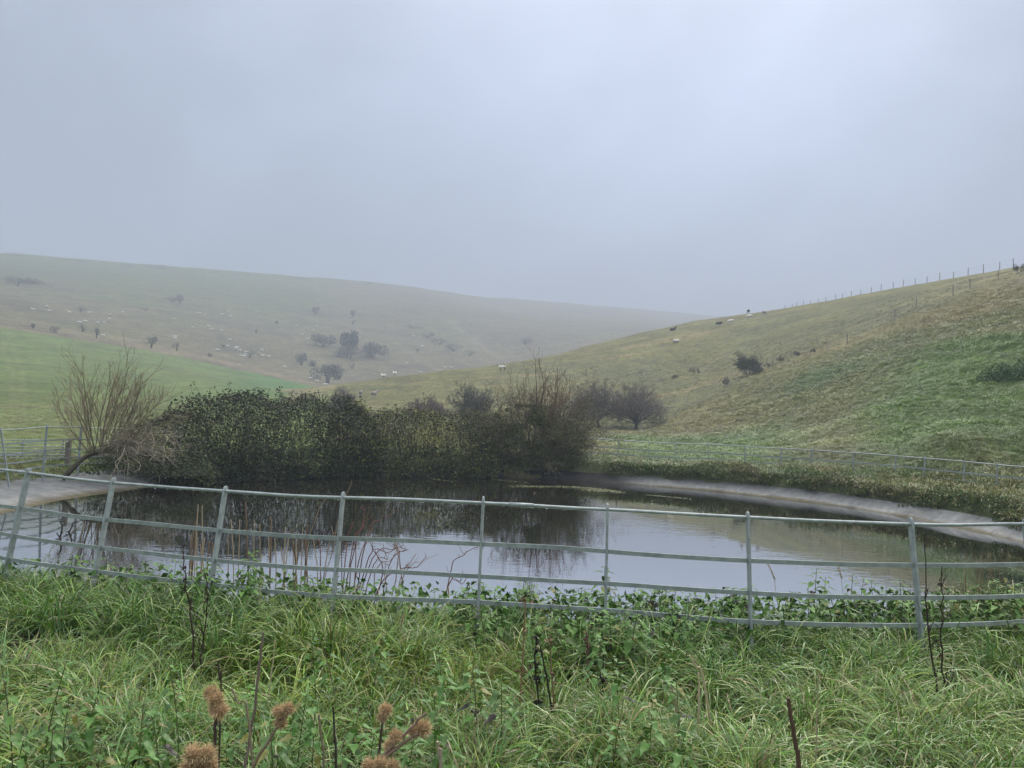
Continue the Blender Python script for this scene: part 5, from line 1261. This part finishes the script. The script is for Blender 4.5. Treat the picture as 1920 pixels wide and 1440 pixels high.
# clumps of broad-leaved low growth among the nettles
n = 9000; xs = rng.uniform(-60, 1980, n); zz = rng.uniform(5.35, 6.7, n)
zz += np.interp(xs, [-60, 300, 700, 1400, 1980], [1.0, .5, .15, 0, .45]); X = (xs - 960) / F_PX * zz; Y = zz
dens = np.interp(xs, [0, 200, 330, 480, 650, 850, 900, 1700, 1920], [.25, .3, .7, .75, .6, .6, 1, 1, .9]); ok = (rng.random(n) < dens) & (pond_d(X, Y) > .2); X, Y = X[ok], Y[ok]; n = len(X)
pos = np.stack([X, Y, H(X, Y) + rng.uniform(0.02, .34, n)], -1)
mb = MB(); leaves(mb, pos, rng.normal(0, .6, (n, 3)) + [0, -.2, .6], .06 * rng.uniform(.5, 1.3, n), np.array([.08, .16, .035]) * rng.uniform(.5, 1.4, (n, 1)), .75, rng)
tag(mb.build('fence_undergrowth', M_LEAF), kind='stuff')

# ------------------------------------------------------------------ dead stems, docks, burdock
def stem_line(mb, pts, r0, r1, col, sides=5, c0=None, wob=.004):
    p = smooth_curve(np.array(pts), 4); p = p + RNG.normal(0, wob, p.shape) * (np.arange(len(p)) > 0)[:, None]
    mb.tube(p if c0 is None else p - c0, np.linspace(r0, r1, len(p)), sides, col); return p
def dock(label, stems, z, foot_drop=.25, seed=0):
    rng = np.random.default_rng(seed)
    base = P(stems[0][-1][0], stems[0][-1][1], z); base[2] = float(H(base[:1], base[1:2])[0])
    root = thing('dead_dock', label, 'dead plant', base); D = (.045, .025, .022)
    for s in stems:
        pts = [P(x, y, z + rng.normal(0, .01)) for x, y in s[::-1]]; pts = [np.array([pts[0][0], pts[0][1], base[2] - .05])] + pts
        mb = MB(); p = stem_line(mb, pts, .0065, .0028, D, 5, base); mb.build('stem', M_STEM, root)
        mc = MB(); mh = MB(); n = len(p)
        for k in range(int(n * .9)):
            i = rng.integers(int(n * .2), n); q = p[i] - base; d = np.array([rng.normal(0, .5), rng.normal(0, .3), 1.0]); l_ = rng.uniform(.06, .2) * (1.25 - i / n)
            br = grow(rng, q, d, l_, .0022, 0, [dict(n=4, wig=.1, up=.06, tip=.5)], [])[0]
            mc.tube(br[0], br[1], 3, D, cap=False)
            for _ in range(rng.integers(1, 5)):
                a = br[0][rng.integers(1, 5)]; r_ = rng.uniform(.003, .0075)
                mh.add(a + rng.normal(0, .006, 3) + r_ * np.array([[1, 0, 0], [-1, 0, 0], [0, 1, 0], [0, -1, 0], [0, 0, 1.5], [0, 0, -1.5]]), None, [[0, 2, 4], [2, 1, 4], [1, 3, 4], [3, 0, 4], [2, 0, 5], [1, 2, 5], [3, 1, 5], [0, 3, 5]], np.array(D) * rng.uniform(.6, 1.6))
        mc.build('twig', M_STEM, root)['kind'] = 'stuff'; mh.build('seed_head', M_STEM, root)['kind'] = 'stuff'
    return root
dock('dark brown dead dock with two upright stems, left foreground before the fence', [[(345, 1038), (348, 1090), (357, 1150), (364, 1232)], [(386, 1082), (388, 1130), (384, 1180), (378, 1232)]], 4.75, .25, 1)
dock('tall dark dead dock leaning left in front of the fence at the far right', [[(1733, 1000), (1737, 1100), (1742, 1190), (1756, 1292)], [(1764, 1060), (1766, 1140), (1765, 1220), (1770, 1290)]], 4.65, .25, 2)
def stalk(label, pts, z, r, col, group=None, name='dead_stalk', cat='dead stem', knobs=0, seed=0, z1=None):
    rng = np.random.default_rng(seed); zs = np.linspace(z if z1 is None else z1, z, len(pts))
    W = [P(x, y, q) for (x, y), q in zip(pts, zs)][::-1]; g = float(H(W[0][:1], W[0][1:2])[0])
    dv = W[0] - W[1]; k_ = min(2.5, (W[0][2] - g) / max(.02, -dv[2])) if dv[2] < -.02 else 0
    base = np.array([W[0][0] + dv[0] * k_, W[0][1] + dv[1] * k_, g]); W = ([base - [0, 0, .05]] if W[0][2] > g + .02 else []) + W
    if len(W) < 2: W.append(W[0] + [0, 0, .1])
    root = thing(name, label, cat, base, 0, group); mb = MB(); p = stem_line(mb, W, r, r * .75, np.array(col) * rng.uniform(.8, 1.2), 6, base, .0008); mb.build('stem', M_STEM, root)
    if knobs:
        mk = MB()
        for _ in range(knobs):
            i = rng.integers(len(p)); q = p[i] - base; n = 14
            leaves(mk, q + rng.normal(0, .012, (n, 3)), rng.normal(0, 1, (n, 3)), .03 * rng.uniform(.5, 1.3, n), np.array(col) * rng.uniform(.5, 1.3, (n, 1)), .5, rng)
        mk.build('withered_leaf', M_STEM, root)['kind'] = 'stuff'
    return root
BR, BK, PL = (.15, .10, .06), (.03, .024, .02), (.42, .34, .22)
stalk('pale brown dead stalk, tallest of the withered group in the centre grass', [(985, 1125), (983, 1180), (980, 1240), (976, 1300)], 4.3, .006, (.26, .17, .09), knobs=3, seed=1)
stalk('black withered stem hung with dead leaves, centre grass', [(1006, 1195), (1003, 1240), (1008, 1292)], 4.1, .006, BK, knobs=8, seed=2)
stalk('black slanting stem with a cut top, centre grass', [(1013, 1212), (1020, 1245), (1028, 1290)], 4.05, .006, BK, seed=3)
stalk('brown dead stem with a dark drooping head, right of the cut black stem', [(1032, 1190), (1033, 1240), (1037, 1300)], 4.1, .0055, (.19, .13, .07), knobs=3, seed=4)
stalk('reddish brown dead stalk by itself in the centre right grass', [(1100, 1185), (1102, 1225), (1102, 1265)], 4.5, .007, (.14, .07, .05), knobs=2, seed=5)
stalk('thin dark stem with withered leaves, right of the reddish stalk', [(1131, 1228), (1131, 1260), (1129, 1300)], 4.3, .004, BK, knobs=3, seed=6)
stalk('broken dark brown stake-like stem at the bottom edge, right of centre', [(1478, 1310), (1484, 1350), (1492, 1400), (1499, 1450)], 2.6, .0085, (.10, .06, .04), seed=7)
stalk('pale standing straw stem in the right-hand grass', [(1535, 1265), (1533, 1320), (1531, 1380)], 3.4, .003, PL, seed=8)
stalk('thick bent straw stalk leaning in the grass right of centre', [(1293, 1228), (1306, 1250), (1318, 1270)], 4.0, .007, PL, seed=9)
stalk('split straw stalk stub below the bent one', [(1310, 1262), (1311, 1290), (1310, 1320)], 3.9, .006, PL, seed=10)
stalk('pale slanting straw among the nettles in the centre', [(1256, 1272), (1262, 1300), (1268, 1330)], 3.7, .005, PL, seed=11)
stalk('thin grey dead stem, tall, left of the burdock in the foreground', [(494, 1185), (486, 1250), (478, 1320), (466, 1400), (458, 1450)], 2.9, .006, (.17, .13, .10), seed=12, z1=3.0)
stalk('pale forked stem slanting down to the right in the left foreground', [(434, 1290), (448, 1320), (466, 1350)], 2.7, .004, (.22, .17, .12), seed=13)
stalk('straw-coloured dead stem standing alone in the left-centre grass', [(516, 1200), (512, 1240), (508, 1270)], 4.2, .004, PL, seed=14)
stalk('thin straight dry stem left of the split burrs, foreground', [(598, 1340), (603, 1390), (607, 1450)], 2.4, .004, (.20, .16, .11), seed=15)
stalk('dark thin stem close right of the dry straight one, foreground', [(625, 1325), (627, 1380), (630, 1450)], 2.4, .004, (.05, .04, .03), seed=16)
stalk('short broken whitish stem at the bottom edge, right of the burdock heads', [(820, 1390), (823, 1420), (826, 1450)], 2.1, .005, (.34, .27, .2), seed=17)
stalk('dark bare stem leaning in from the bottom left', [(408, 1240), (412, 1275), (414, 1310)], 2.3, .003, (.06, .045, .03), seed=18)
# pale broken stalks at the water's edge behind the fence
k = 0
rng = np.random.default_rng(41)
for x, y, yb in ((108, 225, 540), (135, 228, 420), (92, 335, 600), (62, 420, 560), (150, 445, 560), (180, 460, 560), (320, 325, 520), (375, 325, 640), (413, 208, 560), (468, 325, 540), (505, 350, 540), (578, 305, 520), (600, 445, 560), (670, 370, 600), (702, 378, 560), (738, 405, 580), (780, 375, 600), (810, 355, 600), (640, 500, 600), (720, 460, 620), (760, 450, 620), (850, 440, 600), (120, 480, 600), (200, 470, 590), (300, 420, 590), (560, 420, 590), (75, 390, 590), (100, 410, 600), (690, 440, 640), (795, 430, 640)):
    X_, Y_ = 340 + x / 3.43, 880 + y / 3.43; yb = 880 + yb / 3.43 + 20; k += 1; sl = rng.normal(0, 5)
    stalk(('pale' if k % 3 else 'brown') + ' dry stalk in the water behind the fence, ' + bay(X_).replace(' in view', ''), [(X_, Y_), (X_ + sl * .5, (Y_ + yb) / 2), (X_ + sl, yb)], 6.9 + rng.uniform(-.2, .3), .0052 if k % 3 else .0075, (.40, .31, .20) if k % 3 else (.20, .13, .085), 'dry stalks at the water\'s edge', seed=50 + k)
stalk('long thin crooked twig curving above the fence, left of the reddish shoots', [(660, 902), (655, 915), (648, 930), (640, 955), (632, 985), (622, 1040), (610, 1080)], 6.6, .004, (.34, .25, .16), seed=90)
stalk('slim bent twig with small dry tip crossing the second rail', [(610, 935), (598, 955), (588, 985), (580, 1005), (575, 1060)], 6.8, .004, (.34, .25, .16), seed=91)
# reddish shoots leaning over the water
def red_shrub():
    rng = np.random.default_rng(9); z = 6.5; base = P(665, 1095, z); base[2] = float(H(base[:1], base[1:2])[0])
    root = thing('red_stemmed_shrub', 'sprawling shrub of thin reddish shoots between the near fence and the water', 'shrub', base)
    for pts in ([(640, 1090), (660, 1030), (680, 985), (683, 960), (677, 950)], [(655, 1085), (690, 1005), (712, 975), (742, 957)], [(650, 1070), (665, 1020), (672, 1000), (700, 962)], [(640, 1060), (700, 1048), (735, 1030), (757, 1028)], [(650, 1095), (690, 1045), (725, 1035), (752, 1024)],
                [(700, 1100), (730, 1060), (765, 1030)], [(720, 1105), (745, 1060), (742, 1025), (735, 1020)], [(690, 1110), (720, 1085), (760, 1065), (785, 1062), (798, 1045)], [(770, 1085), (752, 1050), (738, 1022)], [(810, 1112), (840, 1098), (866, 1095), (880, 1078)], [(830, 1115), (845, 1070), (868, 1040), (897, 1025)],
                [(842, 1115), (845, 1085), (870, 1082)], [(722, 1110), (722, 1055)], [(640, 1100), (648, 1050), (652, 1010), (662, 980)], [(630, 1095), (632, 1050), (640, 1000)], [(655, 1100), (672, 1055), (690, 1010), (697, 985)], [(700, 1110), (715, 1070), (700, 1030), (690, 1012)], [(600, 1040), (618, 1015), (640, 1000)], [(660, 1100), (700, 1060), (728, 1050)],
                [(610, 1060), (600, 1030), (592, 1018)], [(740, 1105), (755, 1075), (780, 1040)], [(680, 1105), (705, 1070), (730, 1052), (760, 1030)], [(648, 1095), (640, 1055), (630, 1020)], [(660, 1090), (668, 1040), (664, 1005)], [(715, 1110), (760, 1075), (800, 1052)]):
        zz = z + rng.uniform(-.25, .35); W = [P(x, y, zz + .05 * i) for i, (x, y) in enumerate(pts)]; W[0][2] = min(W[0][2], float(H(W[0][:1], W[0][1:2])[0]) + .05)
        mb = MB(); c = np.array([.17, .075, .06]) if rng.random() < .65 else np.array([.30, .21, .14]); p = stem_line(mb, W, .0055, .0028, c, 5, base, .006)
        for _ in range(3):
            i = rng.integers(len(p) // 2, len(p)); br = grow(rng, p[i] - base, (rng.normal(0, .6), rng.normal(0, .4), .8), rng.uniform(.04, .14), .0026, 0, [dict(n=3, wig=.15, tip=.6)], [])[0]; mb.tube(br[0], br[1], 3, c)
        mb.build('shoot', M_STEM, root)
red_shrub()
# dry seed-head grasses by the fence
def seed_grass(label, top, mid, foot, z, hl, seed):
    rng = np.random.default_rng(seed); W = [P(*foot, z), P(*mid, z), P(*top, z)]; g = float(H(W[0][:1], W[0][1:2])[0]); base = np.array([W[0][0], W[0][1], g]); W[0] = base
    root = thing('seed_grass', label, 'grass', base); mb = MB(); p = stem_line(mb, W, .0022, .0014, PL, 4, base, .0); mb.build('stem', M_STEM, root)
    n = 90; f = rng.uniform(0, 1, n); d = p[-1] - p[-2]; d /= np.linalg.norm(d); pos = p[-1] - base - d * (f * hl)[:, None] + rng.normal(0, .006, (n, 3)) * np.sin(f * 3.1)[:, None]
    ml = MB(); leaves(ml, pos, rng.normal(0, 1, (n, 3)), .014 * rng.uniform(.6, 1.3, n), np.array([.46, .36, .22]) * rng.uniform(.7, 1.2, (n, 1)), .4, rng); ml.build('seed_head', M_STEM, root)
seed_grass('feathery pale seed head leaning left above the right-hand rails', (1439, 1055), (1452, 1090), (1468, 1160), 6.1, .15, 1)
seed_grass('upright pale seed head over the water, right of the leaning one', (1571, 1062), (1578, 1090), (1590, 1160), 6.1, .10, 2)
root = thing('dry_grass_clump', 'clump of fine brown dry grass stems behind the rails at the right edge', 'grass', P(1838, 1130, 6.5) * [1, 1, 0] + [0, 0, float(H(np.array([(1838 - 960) / F_PX * 6.5]), np.array([6.5]))[0])])
c0 = np.array(root.location); mb = MB(); rng = np.random.default_rng(8)
for k in range(46):
    x = rng.normal(1835, 26); W = [P(x + rng.normal(0, 12), 1150, 6.5), P(x, 1090, 6.5), P(x + rng.normal(0, 10), rng.uniform(1030, 1075), 6.5)]; W[0][2] = c0[2]
    stem_line(mb, W, .0024, .0014, (.27, .19, .11), 3, c0, .004)
mb.build('stalk', M_STEM, root)['kind'] = 'stuff'

def burr_mesh(seed, r=.0155, n=480, ln=.0085):
    rng = np.random.default_rng(seed); mb = MB()
    u = np.linspace(0, math.pi, 6); v = np.arange(9) * 2 * math.pi / 9
    V = np.array([[math.sin(a) * math.cos(b), math.sin(a) * math.sin(b), math.cos(a)] for a in u for b in v]) * r
    mb.add(V, [[i * 9 + j, i * 9 + (j + 1) % 9, i * 9 + 9 + (j + 1) % 9, i * 9 + 9 + j] for i in range(5) for j in range(9)], None, (.28, .18, .09))
    d = rng.normal(0, 1, (n, 3)); d /= np.linalg.norm(d, axis=1)[:, None]; s = np.cross(d, rng.normal(0, 1, (n, 3))); s /= np.linalg.norm(s, axis=1)[:, None]
    l_ = ln * rng.uniform(.7, 1.4, n)[:, None]; a = d * r * .9; tip = d * (r + l_) + np.array([0, 0, -.002]) + rng.normal(0, .0025, (n, 3)); wv = .0007
    V = np.stack([a - s * wv, a + s * wv, tip], 1).reshape(-1, 3); c = np.array([.56, .41, .23]) * rng.uniform(.7, 1.3, (n, 1)); cc = np.repeat(c, 3, 0); cc[2::3] *= 1.25
    mb.add(V, None, np.arange(3 * n).reshape(-1, 3), cc)
    return mb.mesh('seed_head', M_STEM)
BURR = [burr_mesh(s) for s in range(4)]
def burdock(label, stems, burrs, z, seed):
    rng = np.random.default_rng(seed); p0 = P(*stems[0][0], z); base = np.array([p0[0], p0[1], float(H(p0[:1], p0[1:2])[0])])
    root = thing('burdock', label, 'burdock', base)
    for i, s in enumerate(stems):
        W = [P(x, y, z) for x, y in s]
        if i == 0 or s[0][1] > 1425: dv = W[0] - W[1]; k_ = min(7., (W[0][2] - base[2] + .05) / max(.03, -dv[2])); W = [W[0] + dv * k_] + W
        mb = MB(); stem_line(mb, W, .005, .003, (.075, .05, .04) if seed % 2 else (.24, .17, .12), 6, base, .001); mb.build('stem', M_STEM, root)
    for x, y, s in burrs:
        o = link('seed_head', BURR[rng.integers(4)], root); o.location = Vector(P(x, y, z + rng.normal(0, .012)) - base); o.scale = (s * rng.uniform(.92, 1.1),) * 3; o.rotation_euler = tuple(rng.uniform(0, 6, 3))
burdock('burdock with a dark stem topped by three fuzzy tan burrs, left foreground', [[(404, 1450), (403, 1400), (404, 1350), (402, 1295)], [(404, 1360), (409, 1330)]], [(395, 1300, .95), (405, 1312, .95), (412, 1332, 1.0), (404, 1328, .8)], 1.85, 1)
burdock('short burdock with a cluster of burrs at the bottom left edge', [[(390, 1470), (382, 1440), (372, 1415)]], [(362, 1414, 1.0), (388, 1413, 1.0), (370, 1432, 1.05), (390, 1436, 1.0), (352, 1440, .9)], 1.75, 3)
burdock('burdock on a pale slanting stem with three burrs, left of centre', [[(468, 1450), (500, 1395), (525, 1355), (543, 1328)]], [(524, 1335, .8), (541, 1329, .85), (526, 1356, .8), (534, 1338, .6)], 2.0, 4)
burdock('single thin-stemmed burdock with two joined burrs, centre foreground', [[(708, 1450), (712, 1400), (718, 1350)]], [(724, 1331, .85), (717, 1343, .75)], 2.0, 5)
burdock('burdock with two pale crossing stems and a large burr at the bottom centre', [[(692, 1450), (725, 1410), (770, 1365), (800, 1335)], [(715, 1425), (760, 1390), (785, 1375)]], [(791, 1366, 1.15), (776, 1372, .8), (741, 1380, .8), (731, 1398, .75)], 1.9, 6)
burdock('row of burdock burrs cut by the bottom edge, centre', [[(715, 1470), (712, 1445), (708, 1436)]], [(690, 1435, .85), (714, 1433, .9), (736, 1437, .9), (703, 1440, .8)], 1.85, 8)

# ------------------------------------------------------------------ pond details
rng = np.random.default_rng(55)
mb = MB()
for pts, wdt, n in (([(960, 912), (1020, 912), (1090, 914), (1150, 920)], .30, 900), ([(1090, 918), (1130, 920), (1165, 923)], .35, 500), ([(805, 897), (850, 903)], .12, 80), ([(1215, 928), (1290, 935)], .12, 180), ([(925, 899), (990, 905)], .1, 120)):
    W = smooth_curve([G(x, y, WATER_Z + .006) for x, y in pts], 10); i = rng.integers(0, len(W) - 1, n); f = rng.random((n, 1)); p = W[i] * (1 - f) + W[i + 1] * f
    p[:, :2] += rng.normal(0, wdt * .5, (n, 2)) * [.6, 1.0]; p[:, 2] = WATER_Z + .008
    leaves(mb, p, rng.normal(0, .08, (n, 3)) + [0, 0, 1.0], .06 * rng.uniform(.5, 1.4, n), np.array([.16, .17, .07]) * rng.uniform(.6, 1.4, (n, 1)), .5, rng, .02)
tag(mb.build('pond_weed', M_LEAF), kind='stuff')
for k, (x, y, lab) in enumerate(((1443, 1122, 'curled tan leaf floating on the near water, right of centre'), (1002, 925, 'pale speck of a leaf afloat near the far bank'), (118, 998, 'dark drowned twig in the shallow water at the left'), (112, 1008, 'dark bent twig poking out of the shallow water at the left, nearest the fence'))):
    g = G(x, y, WATER_Z + .01)
    if k < 2:
        mb = MB(); leaves(mb, np.array([[0, 0, .006]]), np.array([[.1, -.2, 1.0]]), .09, np.array([[.38, .25, .15]]), .5, rng, .4); o = link('fallen_leaf', mb.mesh('fallen_leaf', M_LEAF)); tag(o, lab, 'leaf')
    else:
        mb = MB(); st = grow(rng, (0, 0, -.08), (.5 if k == 2 else -.3, .1, .5), .38, .016, 0, [dict(n=6, wig=.35, tip=.6), dict(cnt=(3, 4), ang=(40, 80), len=(.3, .5), n=3, wig=.3, r=.7)], [])
        for p_, r_, _l in st: mb.tube(p_, r_, 5, (.02, .017, .014))
        o = link('drowned_twig', mb.mesh('drowned_twig', M_STEM)); tag(o, lab, 'twig')
    o.location = Vector(g)
print('objects', len(SC.objects))
